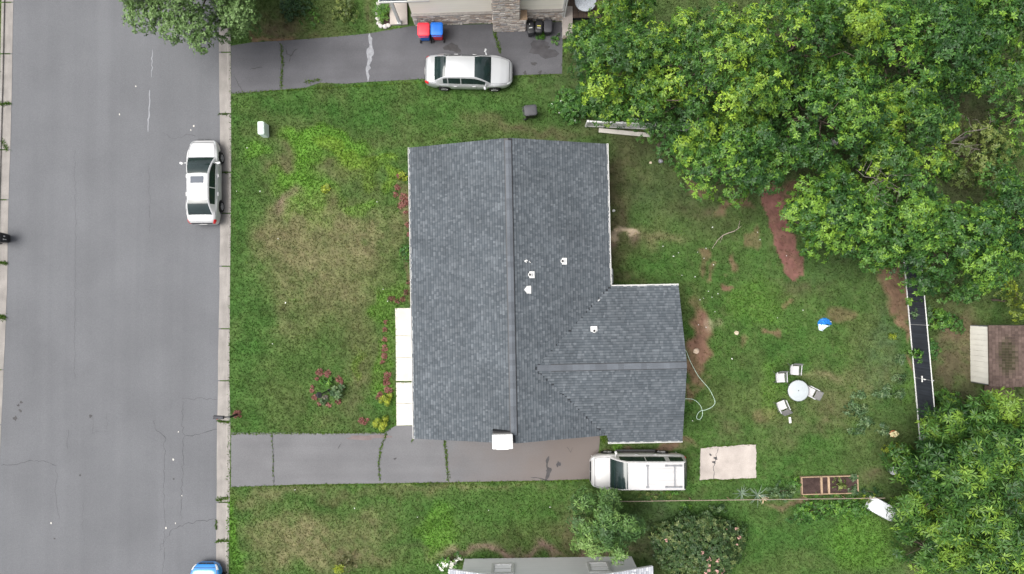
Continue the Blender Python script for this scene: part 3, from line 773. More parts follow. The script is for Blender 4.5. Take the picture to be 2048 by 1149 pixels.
SHC = [(.080, .091, .102), (.062, .072, .082), (.098, .110, .122), (.071, .082, .092)]
def shingles(mb_, org, u, v, nrm, Lu, Lv, keep, seed, ex=.145, pal=SHC):
    """courses of laminated shingles: every tab is a wedge with its own butt edge"""
    r = random.Random(seed)
    org, u, v, nrm = Vector(org), Vector(u), Vector(v), Vector(nrm)
    n = int(Lv / ex)
    for i in range(n + 1):
        v0 = i * ex; v1 = min(v0 + ex + .03, Lv)
        if v1 - v0 < .04: continue
        x = -r.uniform(0, .2)
        while x < Lu:
            wd = r.choice((.08, .10, .13, .16, .19)) * r.uniform(.9, 1.1)
            a, b = max(x, 0), min(x + wd, Lu); x += wd
            if b - a < .015: continue
            if not keep(org + u * (a + b) / 2 + v * (v0 + ex * .5)): continue
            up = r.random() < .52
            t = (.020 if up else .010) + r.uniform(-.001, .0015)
            c = pal[0] if up else pal[1]  # shadow contrast painted in: recessed tabs take the darker colour
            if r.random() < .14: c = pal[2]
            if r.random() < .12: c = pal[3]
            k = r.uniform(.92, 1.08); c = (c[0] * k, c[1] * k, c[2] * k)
            cd = (c[0] * .64, c[1] * .64, c[2] * .65)        # course shadow lines put into the colour at head, butt and sides of tabs
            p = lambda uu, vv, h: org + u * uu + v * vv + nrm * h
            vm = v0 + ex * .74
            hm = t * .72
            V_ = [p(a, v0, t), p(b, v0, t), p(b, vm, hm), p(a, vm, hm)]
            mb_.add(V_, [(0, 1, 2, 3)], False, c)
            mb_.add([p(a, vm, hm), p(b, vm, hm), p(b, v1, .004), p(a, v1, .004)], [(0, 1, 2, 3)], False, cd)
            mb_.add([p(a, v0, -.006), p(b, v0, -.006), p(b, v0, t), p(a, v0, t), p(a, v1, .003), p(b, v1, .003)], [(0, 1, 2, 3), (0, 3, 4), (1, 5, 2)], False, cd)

sn = math.sqrt(1 + SL * SL); cs_, ss_ = 1 / sn, SL / sn
Ls = RX * sn
def zwing(p): return ZE + (WN - WY - abs(p.y - WY)) * SL if (WS < p.y < WN and p.x < WX) else -9
def zmain(p): return RZm - abs(p.x - RX) * SL if (0 < p.x < XR and 0 < p.y < YT) else -9
bo = Vector((0, 0, -.015))
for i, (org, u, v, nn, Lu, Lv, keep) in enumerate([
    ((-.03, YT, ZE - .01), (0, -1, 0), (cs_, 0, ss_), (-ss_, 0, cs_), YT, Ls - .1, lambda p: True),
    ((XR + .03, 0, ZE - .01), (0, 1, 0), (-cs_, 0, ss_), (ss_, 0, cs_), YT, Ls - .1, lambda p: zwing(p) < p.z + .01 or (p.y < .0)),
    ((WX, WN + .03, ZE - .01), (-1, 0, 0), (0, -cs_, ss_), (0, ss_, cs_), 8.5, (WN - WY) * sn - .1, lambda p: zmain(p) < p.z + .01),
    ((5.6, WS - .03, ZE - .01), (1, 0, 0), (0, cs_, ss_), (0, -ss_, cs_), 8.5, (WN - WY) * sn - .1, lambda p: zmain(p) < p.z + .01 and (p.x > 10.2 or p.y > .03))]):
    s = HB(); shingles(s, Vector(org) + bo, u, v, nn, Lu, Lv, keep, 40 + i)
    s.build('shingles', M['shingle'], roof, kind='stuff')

# ridge vents with separate cap shingles; black edges widened to paint in their shadow lines
def cap_mesh(k, seed):
    m = MB(); r = random.Random(seed)
    c = (.092 * k, .102 * k, .116 * k)
    hw, L, t = .155, .34, .012
    zs = hw * SL
    V = [(-hw, 0, -zs), (0, 0, 0), (hw, 0, -zs), (-hw, L, -zs - .006), (0, L, -.006), (hw, L, -zs - .006)]
    V += [(x, y, z - t) for x, y, z in V]
    m.add(V, [(0, 1, 4, 3), (1, 2, 5, 4), (0, 6, 7, 1), (1, 7, 8, 2), (0, 3, 9, 6), (2, 8, 11, 5), (3, 4, 10, 9), (4, 5, 11, 10)], False, c)
    return m.mesh('ridge_cap', M['cap'])
capm = [cap_mesh(k, i) for i, k in enumerate((1.0, .9, 1.08, .96, 1.03, .84))]
vb = HB()
for s in (-1, 1):
    for y0, y1 in ((.42, YT - .03),):
        vb.add([(RX + s * .19, y0, RZm - .165 * SL - .02), (RX + s * .19, y1, RZm - .165 * SL - .02), (RX, y1, RZm + .028), (RX, y0, RZm + .028), (RX + s * .19, y0, RZm - .165 * SL + .034), (RX + s * .19, y1, RZm - .165 * SL + .034)],
               [(0, 1, 5, 4), (4, 5, 2, 3), (0, 4, 3), (1, 2, 5)])
vb.build('ridge_vent', M['black'], roof)
n = int((YT - .45) / .29)
for i in range(n):
    o = bpy.data.objects.new('ridge_cap', rnd.choice(capm)); COL.objects.link(o); o.parent = roof
    o.location = (RX - HO[0], .43 + i * .29 - HO[1], RZm + .052 + (i % 2) * .001)
vb = HB()
for s in (-1, 1):
    vb.add([(7.2, WY + s * .19, RZw - .165 * SL - .02), (WX - .03, WY + s * .19, RZw - .165 * SL - .02), (WX - .03, WY, RZw + .028), (7.2, WY, RZw + .028), (7.2, WY + s * .19, RZw - .165 * SL + .034), (WX - .03, WY + s * .19, RZw - .165 * SL + .034)],
           [(0, 1, 5, 4), (4, 5, 2, 3), (0, 4, 3), (1, 2, 5)])
vb.build('ridge_vent', M['black'], roof)
n = int((WX - 6.35 - .05) / .29)
for i in range(n):
    o = bpy.data.objects.new('ridge_cap', rnd.choice(capm)); COL.objects.link(o); o.parent = roof
    x = WX - .02 - i * .29
    o.location = (x - HO[0], WY - HO[1], RZw + (.052 if x > 7.35 else .024)); o.rotation_euler = (0, 0, math.radians(90))

# gutters with hangers
def gutter(a, b, out):
    g = HB(); a, b, out = Vector(a), Vector(b), Vector(out)
    d = (b - a).normalized()
    g.bar(a + out * .085, b + out * .085, .016, .12)
    g.bar(a + out * .045 + Vector((0, 0, -.052)), b + out * .045 + Vector((0, 0, -.052)), .07, .012)
    g.bar(a + out * .012, b + out * .012, .012, .13)
    L = (b - a).length
    k = int(L / .62)
    for i in range(1, k): 
        p = a + d * (L * i / k); g.bar(p + out * .0 + Vector((0, 0, .048)), p + out * .09 + Vector((0, 0, .048)), .022, .012)
    for p in (a, b): g.box(p + out * .045, (.014, .09, .12) if abs(d.x) > .5 else (.09, .014, .12))
    return g.build('gutter', M['white'], house)
zg = ZE - .07
gutter((-.0, .0, zg), (-.0, YT, zg), (-1, 0, 0)); gutter((XR, WN + .1, zg), (XR, YT, zg), (1, 0, 0))
gutter((XR + .1, WN, zg), (WX, WN, zg), (0, 1, 0)); gutter((10.2, WS, zg), (WX, WS, zg), (0, -1, 0))

# roof penetrations
def on_roof(px, py, wing=False):
    z = 4.0
    for _ in range(6):
        x, y = HI(P(px, py, z)); q = Vector((x, y, 0)); z = max(zmain(q), zwing(q))
    return x, y, z
def vent_pipe(px, py, down):
    x, y, z = on_roof(px, py)
    p = HB()
    p.lathe((x, y, z), [(.10, -.05), (.10, .16), (.085, .17), (.07, .17), (.07, -.02)], 16)
    vp = p.build('vent_pipe', M['white'], house)
    f = HB()
    dx, dy = down
    ux, uy = (0, 1) if dx else (1, 0)
    V_ = []
    for s_, a in ((-.17, -.03), (.17, -.03), (.17, .23), (-.17, .23)):
        X, Y = x + ux * s_ + dx * a, y + uy * s_ + dy * a
        V_.append((X, Y, max(zmain(Vector((X, Y, 0))), zwing(Vector((X, Y, 0)))) + .022))
    V_ += [(a, b, c + .012) for a, b, c in V_]
    f.add(V_, [(0, 1, 2, 3), (7, 6, 5, 4), (0, 4, 5, 1), (1, 5, 6, 2), (2, 6, 7, 3), (3, 7, 4, 0)])
    f.build('flashing', M['white'], vp)
    i_ = HB().lathe((x, y, z + .13), [(.001, 0), (.069, 0)], 16); i_.build('pipe_opening', M['black'], vp)
vent_pipe(1125, 523, (1, 0)); vent_pipe(1060, 550, (1, 0)); vent_pipe(1188, 662, (0, 1))
x, y, z = on_roof(1056, 580)
HB().add([(x - .2, y, z + .16), (x - .05, y + .19, z + .12), (x + .16, y + .2, z - .02), (x + .16, y - .2, z - .02), (x - .05, y - .19, z + .12), (x - .2, y, z), (x - .05, y + .2, z - .03), (x + .16, y + .21, z - .1), (x + .16, y - .21, z - .1), (x - .05, y - .2, z - .03)],
         [(4, 3, 2, 1, 0), (0, 1, 6, 5), (1, 2, 7, 6), (2, 3, 8, 7), (3, 4, 9, 8), (4, 0, 5, 9)]).build('roof_vent', M['white'], house)
for (px, py, pts) in ((1055, 523, [(-.1, 0, .09), (-.03, .03, .07), (.1, -.03, .05), (.15, -.06, .04), (-.07, .06, .05), (-.06, -.05, .05)]), (1198, 601, [(0, 0, .05), (.04, .05, .04), (-.04, -.02, .05), (-.01, .06, .03)])):
    x, y, z = on_roof(px, py)
    t = thing('plastic_scrap', 'broken white plastic scraps by the vent pipes near the main ridge' if px < 1100 else 'small white plastic scrap on the roof valley beside the wing', 'debris', (0, 0, 0))
    c = HL(x, y); t.location = (c.x, c.y, z); t.rotation_euler = (0, 0, TH)
    for a, b, r_ in pts:
        q = Vector((x + a, y + b, 0)); zz = max(zmain(q), zwing(q)) + .02
        MB().box((a, b, zz + r_ * .4 - z), (r_, r_ * .8, r_ * .9), rnd.uniform(0, 3), .3, .2, bev=.01).build('fragment', M['white'], t)

# chimney on the driveway gable
cx, cy = HI(P(1005, 884.5, 5.15))
ch = HB().box((cx, cy + .04, 2.5), (.98, .62, 5.0), bev=.01).build('chimney', surf('chimney_render', (.40, .38, .36), .9, .2, .12, 3, bump=.3), house)
HB().box((cx, cy, 5.07), (1.02, .72, .16), bev=.03).box((cx, cy - .36, 5.06), (.62, .06, .12), bev=.02).build('chimney_cap', M['white'], ch)
HB().box((cx, cy + .40, 4.45), (1.0, .14, .30), rx=.2).box((cx + .56, cy + .2, 4.35), (.06, .34, .3)).build('flashing', M['black'], ch)
x, y = HI(P(1160, 876, .3))
w_ = HB()
pts = [(x + .42 * math.cos(a), .28 - .32 * math.sin(a)) for a in [math.pi * k / 12 for k in range(13)]]
for (a, b), (c, d) in zip(pts[:-1], pts[1:]): w_.bar((a, b, .12), (c, d, .12), .03, .26)
ww_ = w_.build('window_well', M['white'], house)
HB().prism(pts, -.02, .035).build('well_floor', M['black'], ww_)
x, y = HI(P(1072, 880, 1.4))
HB().box((x, .22, 1.4), (.28, .16, .42), bev=.03).lathe((x, .08, 1.45), [(.001, -.06), (.1, -.05), (.11, 0), (.11, .08)], 16, axis='Y').build('electric_meter', M['darkgrey'], house)
HB().tube([(x, .24, 1.2), (x, .24, .02)], .025, 8).build('meter_conduit', M['galv'], house)
for (x, y, wd, ax) in ((.43, 3.0, 1.6, 0), (.43, 12.2, 1.8, 0), (.43, 9.3, 1.2, 0), (10.03, 12.5, 1.4, 0)):
    f = HB().box((x, y, 1.5), (.08, wd, 1.2)).build('window', M['white'], house)
    HB().box((x + (-.03 if x < 5 else .03), y, 1.5), (.04, wd - .16, 1.04)).build('pane', M['glass'], f)
dr = HB().box((.42, 6.6, 1.06), (.08, .95, 2.1), bev=.01).build('door', M['red'], house)
HB().lathe((.36, 6.25, 1.0), [(.001, -.03), (.03, -.03), (.03, .02)], 12, axis='X').build('handle', M['galv'], dr)

# ------------------------------------------------------------------ neighbour house with stone (top)
rsn = random.Random(3)
STC = [(.44, .39, .35), (.55, .50, .45), (.34, .29, .255), (.47, .38, .32), (.39, .375, .37), (.62, .575, .53)]
def stones(mb_, a, b, z0, z1, nrm, seed, course=(.07, .13), depth=.05):
    """random ashlar over a vertical rectangle between ground points a and b"""
    r = random.Random(seed); a, b, nrm = Vector(a), Vector(b), Vector(nrm)
    d = (b - a); L = d.length; d.normalize()
    z = z0
    while z < z1 - .02:
        h = min(r.uniform(*course), z1 - z)
        x = 0
        while x < L - .01:
            wd = min(r.uniform(.12, .42), L - x)
            if L - x - wd < .08: wd = L - x
            dp = depth * r.uniform(.55, 1.25)
            c = r.choice(STC); k = r.uniform(.8, 1.15); c = tuple(q * k for q in c)
            p0 = a + d * (x + .008); p1 = a + d * (x + wd - .008)
            g = .012
            V_ = [p0 + Vector((0, 0, z + .006)), p1 + Vector((0, 0, z + .006)), p1 + Vector((0, 0, z + h - .006)), p0 + Vector((0, 0, z + h - .006))]
            V2 = [q + nrm * dp + (d * (g if i in (0, 3) else -g)) + Vector((0, 0, g * (1 if i < 2 else -1))) for i, q in enumerate(V_)]
            mb_.add([q for q in V_] + V2, [(4, 5, 6, 7), (0, 1, 5, 4), (1, 2, 6, 5), (2, 3, 7, 6), (3, 0, 4, 7)], False, c)
            x += wd
        z += h
A = P(831, 51); B2 = P(1124, 41)
dn = (B2 - A); LnW = dn.length; angN = math.atan2(dn.y, dn.x)
nh = thing('stone_base_house', 'cream sided house with stone veneer base and stone chimney beside driveway', 'house', (A.x, A.y, 0), angN)
# local frame: x along the wall, y away from the camera
depthN = 9.0
MB().box((LnW / 2, depthN / 2 + .08, 3.0), (LnW - .02, depthN, 6.0)).build('wall', M['siding'], nh)
lap = MB()
for i in range(36):
    z = 1.42 + i * .125
    lap.add([(.0, .06, z), (LnW, .06, z), (LnW, .075, z + .12), (0, .075, z + .12), (0, .085, z), (LnW, .085, z)], [(0, 1, 2, 3), (4, 5, 1, 0)])
    lap.add([(.0, .08, z), (-.02, .08, z), (-.005, .08, z + .12), (-.02, depthN, z), (-.005, depthN, z + .12)], [(1, 3, 4, 2)])
lap.build('siding_boards', M['siding'], nh, kind='stuff')
st = MB()
stones(st, (0, .0, 0), (LnW, .0, 0), 0, 1.36, (0, -1, 0), 5); stones(st, (-.0, depthN, 0), (-.0, .0, 0), 0, 1.36, (-1, 0, 0), 6)
st.build('stone_veneer', M['stone'], nh, kind='stuff')
MB().box((LnW / 2, .05, .68), (LnW + .0, .1, 1.36)).box((LnW / 2, .0, 1.385), (LnW + .12, .16, .05)).build('stone_base', M['mortar'], nh)
def nl(px, py, z=0):
    p = P(px, py, z) - A
    return p.x * math.cos(angN) + p.y * math.sin(angN), -p.x * math.sin(angN) + p.y * math.cos(angN)
c0, cyf = nl(988, 64); c1, _ = nl(1051, 62); c1b = c0 + 1.45
chn = MB().box(((c0 + c1) / 2, cyf / 2, .75), (c1 - c0 - .08, abs(cyf) - .08, 1.5)).box(((c0 + c1b) / 2, cyf / 2, 3.9), (c1b - c0 - .08, abs(cyf) - .08, 6.6)).build('chimney', M['mortar'], nh)
st = MB()
stones(st, (c0, cyf, 0), (c1, cyf, 0), 0, 1.5, (0, -1, 0), 8, depth=.04); stones(st, (c0, cyf, 0), (c1b, cyf, 0), 1.5, 7.2, (0, -1, 0), 9, depth=.04)
stones(st, (c0, 0, 0), (c0, cyf, 0), 0, 7.2, (-1, 0, 0), 10, depth=.04); stones(st, (c1, cyf, 0), (c1, 0, 0), 0, 1.5, (1, 0, 0), 11, depth=.04); stones(st, (c1b, cyf, 0), (c1b, 0, 0), 1.5, 7.2, (1, 0, 0), 12, depth=.04)
st.build('stone_facing', M['stone'], chn, kind='stuff')
MB().box((c1 - .18, cyf / 2, 1.53), (.5, abs(cyf), .07)).build('shoulder_ledge', M['wood'], chn)
wx0, _ = nl(1040, 6, 3.2); wx1, _ = nl(1073, 6, 3.2)
f = MB().box(((wx0 + wx1) / 2, .03, 3.5), (wx1 - wx0 + .1, .12, 1.3)).build('window', M['white'], nh)
MB().box(((wx0 + wx1) / 2, -.035, 3.52), (wx1 - wx0 - .1, .02, 1.1)).build('pane', M['glass'], f)
rf = MB(); prism_x(rf, [(-.5, 5.95), (depthN + .5, 5.95), (depthN + .5, 6.1), (depthN / 2, 8.0), (-.5, 6.1)], -.4, LnW + .4); rf.build('roof', M['deckdark'], nh)
MB().box((LnW - .03, .02, 3.0), (.1, .14, 6.0)).build('corner_board', M['white'], nh)
MB().tube([(LnW + .1, -.02, .05), (LnW + .1, -.02, 5.9)], .045, 8).build('downspout', M['white'], nh)
# porch
px0, py0 = nl(781, 52); px1, _ = nl(816, 52)
po = MB().box(((px0 + px1) / 2, py0 + 1.3, .09), (px1 - px0, 2.6, .18), bev=.015).build('porch_floor', M['pad'], nh)
MB().box(((px0 + px1) / 2 + .35, py0 + 2.1, .26), (px1 - px0 - .7, 1.0, .18), bev=.015).build('porch_step', M['mortar'], nh)
bx_, by_ = nl(800, 49)
MB().box((bx_, by_ + .02, 1.55), (.15, .15, 2.75)).box((bx_, by_ + .02, .25), (.22, .22, .14)).build('porch_post', M['white'], nh)
rx0, ry0 = nl(757, 6, 3.0)
pr = MB().box((rx0 + 1.35, ry0 + 1.5, 2.96), (2.7, 3.0, .14)).build('porch_roof', M['white'], nh)
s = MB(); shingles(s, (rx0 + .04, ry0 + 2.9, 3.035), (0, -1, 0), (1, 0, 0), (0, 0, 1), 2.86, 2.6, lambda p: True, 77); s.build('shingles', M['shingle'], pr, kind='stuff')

# raised deck with table, right of that house
dk = struct_root('neighbour_deck', P(1190, 10, 0))
p0 = P(1131, 36, .45); p1 = P(1218, 36, .45)
x = p0.x
MB().prism([(p0.x, p0.y + .05), (p1.x, p0.y + .05), (p1.x, p0.y + 5), (p0.x, p0.y + 5)], 0, .40).build('deck_frame', M['deckdark'], dk, True)
bm_ = MB().box((0, 0, 0), (.135, 5.0, .036)).mesh('board', M['deckwood'])
while x < p1.x:
    o = bpy.data.objects.new('board', bm_); COL.objects.link(o); o.parent = dk
    o.location = Vector((x + .07, p0.y + 2.5, .43 + rnd.uniform(-.003, .003))) - dk.location; x += .15
q0 = P(1124, 80); q1 = P(1143, 60)
lw = thing('low_stone_wall', 'low stone wall at the corner of the dark wooden deck', 'wall', (q0.x + .28, q0.y + .6, 0))
MB().box((0, .3, .22), (.5, 1.6, .44)).build('core', M['mortar'], lw)
s = MB(); stones(s, (-.25, -.5, 0), (.25, -.5, 0), 0, .44, (0, -1, 0), 21, depth=.03); stones(s, (-.25, 1.1, 0), (-.25, -.5, 0), 0, .44, (-1, 0, 0), 22, depth=.03); stones(s, (.25, -.5, 0), (.25, 1.1, 0), 0, .44, (1, 0, 0), 23, depth=.03)
s.build('stone_facing', M['stone'], lw, kind='stuff')
MB().box((0, .3, .47), (.58, 1.68, .06), bev=.01).build('coping', M['pad'], lw)

def round_table(label, px, py, r, z0, topmat, dotted=False):
    c = P(px, py, z0 + .72)
    t = thing('patio_table', label, 'table', (c.x, c.y, z0))
    MB().lathe((0, 0, 0), [(.02, .715), (r - .03, .715), (r, .705), (r, .69), (r - .02, .68), (.02, .68)], 40).build('table_top', topmat, t)
    MB().lathe((0, 0, 0), [(r - .005, .728), (r + .012, .722), (r + .012, .68), (r - .01, .675)], 40).build('rim', M['frame'], t)
    if not dotted: MB().lathe((0, 0, 0), [(.001, .722), (.028, .722), (.028, .60)], 14).build('umbrella_hole', M['black'], t)
    for k in range(4):
        a = math.pi / 4 + k * math.pi / 2
        MB().tube([(r * .5 * math.cos(a), r * .5 * math.sin(a), .68), (r * .55 * math.cos(a), r * .55 * math.sin(a), .35), (r * .75 * math.cos(a), r * .75 * math.sin(a), .0)], .018, 8).build('leg', M['frame'], t)
    return t
spk = surf('speckled_glass', (.45, .48, .52), .25, .5, .35, 22)
round_table('round speckled glass table on the dark wooden deck', 1171, 2, .60, .45, spk, True)
# ------------------------------------------------------------------ bottom neighbour house
E1 = P(929, 1118); E2 = P(1263, 1113)
dl = E2 - E1; LnB = dl.length; angB = math.atan2(dl.y, dl.x)
bh = thing('grey_gable_house', 'pale grey gable end house with light shingles and two white windows', 'house', (E1.x, E1.y, 0), angB)
half = LnB / 2; pit = .36; zeB = 2.85
body = MB(); prism_y(body, [(0, 0), (LnB, 0), (LnB, zeB), (half, zeB + half * pit), (0, zeB)], -9, 0); body.build('wall', M['gsiding'], bh)
ov = .62
rfb = MB(); prism_y(rfb, [(-ov, zeB - ov * pit + .06), (half, zeB + half * pit + .08), (LnB + ov, zeB - ov * pit + .06), (LnB + ov, zeB - ov * pit + .2), (half, zeB + half * pit + .22), (-ov, zeB - ov * pit + .2)], -9.3, .52)
rfb = rfb.build('roof', M['white'], bh)
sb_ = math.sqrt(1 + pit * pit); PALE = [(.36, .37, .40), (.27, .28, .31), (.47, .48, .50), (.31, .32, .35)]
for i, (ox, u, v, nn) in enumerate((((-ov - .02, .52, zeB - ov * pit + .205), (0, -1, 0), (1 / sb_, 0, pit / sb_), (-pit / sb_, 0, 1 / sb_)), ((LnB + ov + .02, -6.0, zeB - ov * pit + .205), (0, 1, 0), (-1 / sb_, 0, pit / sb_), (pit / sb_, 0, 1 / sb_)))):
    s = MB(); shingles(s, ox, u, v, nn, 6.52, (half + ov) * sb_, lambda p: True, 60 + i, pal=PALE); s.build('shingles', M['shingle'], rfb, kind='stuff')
for (ax, bx, py) in ((983, 1028, 1137), (1175, 1220, 1133)):
    xs = []
    for X in (ax, bx):
        p = P(X, py, 1.5) - E1; xs.append(p.x * math.cos(angB) + p.y * math.sin(angB))
    xm = (xs[0] + xs[1]) / 2; wd = xs[1] - xs[0]
    f = MB()
    f.box((xm, .03, 2.22), (wd, .1, .14)); f.box((xm, .03, .98), (wd, .1, .14))
    for s_ in (-1, 1): f.box((xm + s_ * (wd / 2 - .07), .03, 1.6), (.14, .1, 1.1))
    f.box((xm, .02, 1.6), (wd - .28, .06, .05))
    f = f.build('window', M['white'], bh)
    MB().box((xm, .004, 1.33), (wd - .28, .03, .48)).build('pane', M['glass'], f); MB().box((xm, .012, 1.87), (wd - .28, .03, .48)).build('pane', M['glass'], f)
    bl = MB()
    for k in range(11): bl.box((xm, .034, 1.10 + k * .1), (wd - .3, .008, .075), rx=.3)
    bl.build('blind_slats', M['gsiding'], f, kind='stuff')

# ------------------------------------------------------------------ cars
def car(name, label, cat, px, py, heading, spec, paint, z0=.02, group=None):
    L, W2 = spec['L'], spec['W'] / 2
    zc = z0 + spec['zroof'] * .55
    c = P(px, py, zc)
    root = thing(name, label, cat, (c.x, c.y, z0), heading, group)
    ip = lambda x, tab: float(np.interp(x, [a for a, _ in tab], [b for _, b in tab]))
    wr = spec['wheel']
    wxs = [(-L / 2 + spec['wb'][0] * L), (-L / 2 + spec['wb'][1] * L)]
    FR = [0, .06, .26, .52, .80, .925, .975, 1.0, 1.012]
    WF = [.86, .965, 1.0, 1.0, .965, .90, .80, .45, 0]
    def zd(s): return ip(s, spec['deck'])
    def hw(s): return ip(s, spec['hw']) * W2
    def zb(s):
        x = -L / 2 + s * L
        z = spec['sill'] + .05 * max(0, abs(s - .5) * 2 - .8) * 5
        for xw in wxs:
            dd = (wr + .055) ** 2 - (x - xw) ** 2
            if dd > 0: z = max(z, wr + math.sqrt(dd) * .96)
        return min(z, zd(s) - .12)
    def bodypt(s, v, off=0):
        """v: 0..8 along half section"""
        i = min(int(v), 7); f = v - i
        fr = FR[i] + (FR[i + 1] - FR[i]) * f; wf = WF[i] + (WF[i + 1] - WF[i]) * f
        h = hw(s); b, d = zb(s), zd(s)
        return Vector((-L / 2 + s * L, h * wf + (off if v < 5 else 0), b + (d - b) * fr + (off if v >= 4 else 0)))
    ss = sorted(set([0, .006, .015, .03] + [i / 64 for i in range(3, 62)] + [.965, .98, .99, .996, 1.0]))
    V, Fc = [], []
    n = 17
    for s in ss:
        half_ = [bodypt(s, v) for v in range(9)]
        V += half_ + [Vector((p.x, -p.y, p.z)) for p in half_[-2::-1]]
    for i in range(len(ss) - 1):
        for q in range(n):
            q2 = (q + 1) % n
            Fc.append((i * n + q, i * n + q2, (i + 1) * n + q2, (i + 1) * n + q)[::-1])
    mb_ = MB().add(V, Fc, True)
    mb_.add(V[:n], [tuple(range(n))]); mb_.add(V[-n:], [tuple(range(n - 1, -1, -1))])
    body_o = mb_.build('body', paint, root)
    # cabin
    rb, rt, ft, fb = spec['cab']
    zr = spec['zroof']
    wt = spec['roofw']
    def roofz(s):
        if s <= rt: t = (s - rb) / (rt - rb); t = math.sin(t * math.pi / 2) ** .9; return zd(rb) - .02 + (zr - zd(rb) + .02 - .035) * t
        if s >= ft: t = (fb - s) / (fb - ft); t = math.sin(t * math.pi / 2) ** .9; return zd(fb) - .02 + (zr - zd(fb) + .02 - .03) * t
        t = (s - rt) / (ft - rt); return zr - .035 + .035 * math.sin(t * math.pi) + (.005) * t
    def roofw(s): return ip(s, [(rb, wt[0]), (rt, wt[1]), (ft, wt[2]), (fb, wt[3])]) * W2
    def cabpt(s, v, off=0):
        zt_, w_t = roofz(s), roofw(s)
        wb_, zb_ = hw(s) * .925, min(zd(s) * .955, zt_ - .004)
        cr = spec.get('crown', .04)
        pts = [(wb_, zb_), (wb_ + (w_t - wb_) * .14, zb_ + (zt_ - zb_) * .14), (wb_ + (w_t - wb_) * .84, zb_ + (zt_ - zb_) * .84), (w_t, zt_ - .004), (w_t * .93, zt_ + .012), (w_t * .55, zt_ + cr * .7), (0, zt_ + cr)]
        i = min(int(v), 5); f = v - i
        y = pts[i][0] + (pts[i + 1][0] - pts[i][0]) * f; z = pts[i][1] + (pts[i + 1][1] - pts[i][1]) * f
        return Vector((-L / 2 + s * L, y + off, z + off * .6))
    cs = sorted(set(list(np.linspace(rb, rt, 9)) + list(np.linspace(rt, ft, 16)) + list(np.linspace(ft, fb, 9)) + [q for r_ in spec['side'] for q in r_]))
    groups = {'cabin': MB(), 'windshield': MB(), 'rear_window': MB()}
    sides = [MB() for _ in range(2 * len(spec['side']))]
    vs_ = [0, 1, 2, 3, 4, 5, 6]
    for s0, s1 in zip(cs[:-1], cs[1:]):
        sm = (s0 + s1) / 2
        for v0, v1 in zip(vs_[:-1], vs_[1:]):
            for sg in (1, -1):
                dst = groups['cabin']
                e = (fb - ft) * .06
                if v0 >= 4 or (v0 == 3 and False):
                    if ft < sm < fb - e: dst = groups['windshield']
                    elif rb + (rt - rb) * .06 < sm < rt - (rt - rb) * .0 and spec.get('rearwin', True): dst = groups['rear_window']
                if v0 == 1:
                    for k, (a, b) in enumerate(spec['side']):
                        if a <= sm <= b: dst = sides[2 * k + (0 if sg > 0 else 1)]
                pts = [cabpt(s0, v0), cabpt(s0, v1), cabpt(s1, v1), cabpt(s1, v0)]
                pts = [Vector((p.x, p.y * sg, p.z)) for p in pts]
                dst.add(pts, [(3, 2, 1, 0) if sg > 0 else (0, 1, 2, 3)], True)
    def weld(mb__):
        key = {}; V2 = []; remap = []
        for p in mb__.v:
            k = (round(p[0], 4), round(p[1], 4), round(p[2], 4))
            if k not in key: key[k] = len(V2); V2.append(p)
            remap.append(key[k])
        f2, s2 = [], []
        for f, s in zip(mb__.f, mb__.sm):
            g = []
            for i in f:
                if remap[i] not in g: g.append(remap[i])
            if len(g) > 2: f2.append(tuple(g)); s2.append(s)
        mb__.v, mb__.f, mb__.sm = V2, f2, s2
        return mb__
    cabin = weld(groups['cabin']).build('cabin', paint, root)
    weld(groups['windshield']).build('windshield', M['carglass'], root)
    if groups['rear_window'].f: weld(groups['rear_window']).build('rear_window', M['carglass'], root)
    for sdm in sides:
        if sdm.f: weld(sdm).build('side_window', M['carglass'], root)
    # wheels
    for xw in wxs:
        for sg in (1, -1):
            wy = sg * (W2 - .105)
            tw = MB().lathe((xw, wy, wr), [(wr * .62, -.1), (wr * .94, -.1), (wr, -.075), (wr, .075), (wr * .94, .1), (wr * .62, .1)], 28, axis='Y').build('wheel', M['rubber'], root)
            rm = MB().lathe((xw, wy, wr), [(wr * .64, sg * .09), (wr * .60, sg * .102), (wr * .56, sg * .07)], 28, axis='Y')
            for k in range(7):
                a = k * 2 * math.pi / 7
                rm.bar((xw, wy + sg * .085, wr), (xw + wr * .6 * math.cos(a), wy + sg * .095, wr + wr * .6 * math.sin(a)), .055, .02)
            rm.lathe((xw, wy, wr), [(.001, sg * .1), (.07, sg * .095), (.08, sg * .07)], 14, axis='Y')
            rm.build('rim', M['rim'], tw)
            MB().lathe((xw, wy, wr), [(.001, sg * .05), (wr * .6, sg * .05)], 20, axis='Y').build('brake_disc', M['black'], tw)
    # patches on the skin
    def patch(nm, s0, s1, v0, v1, off, mat, both=True, ns=5, nv=4, parent=None):
        for sg in ((1, -1) if both else (1,)):
            V, Fq = [], []
            for i in range(ns + 1):
                for j in range(nv + 1):
                    p = bodypt(s0 + (s1 - s0) * i / ns, v0 + (v1 - v0) * j / nv)
                    x_ = p.x + (off if s0 > .5 else -off)
                    V.append((x_, (p.y + off) * sg, p.z + off))
            for i in range(ns):
                for j in range(nv):
                    f = (i * (nv + 1) + j, i * (nv + 1) + j + 1, (i + 1) * (nv + 1) + j + 1, (i + 1) * (nv + 1) + j)
                    Fq.append(f[::-1] if sg > 0 else f)
            MB().add(V, Fq, True).build(nm, mat, parent or root)
    h0 = spec.get('head', (.93, .985)); patch('headlight', h0[0], h0[1], 4.1, 5.6, .012, M['lampclear'])
    t0 = spec.get('tail', (.004, .05)); patch('taillight', t0[0], t0[1], 3.6, 5.3, .012, M['lampred'])
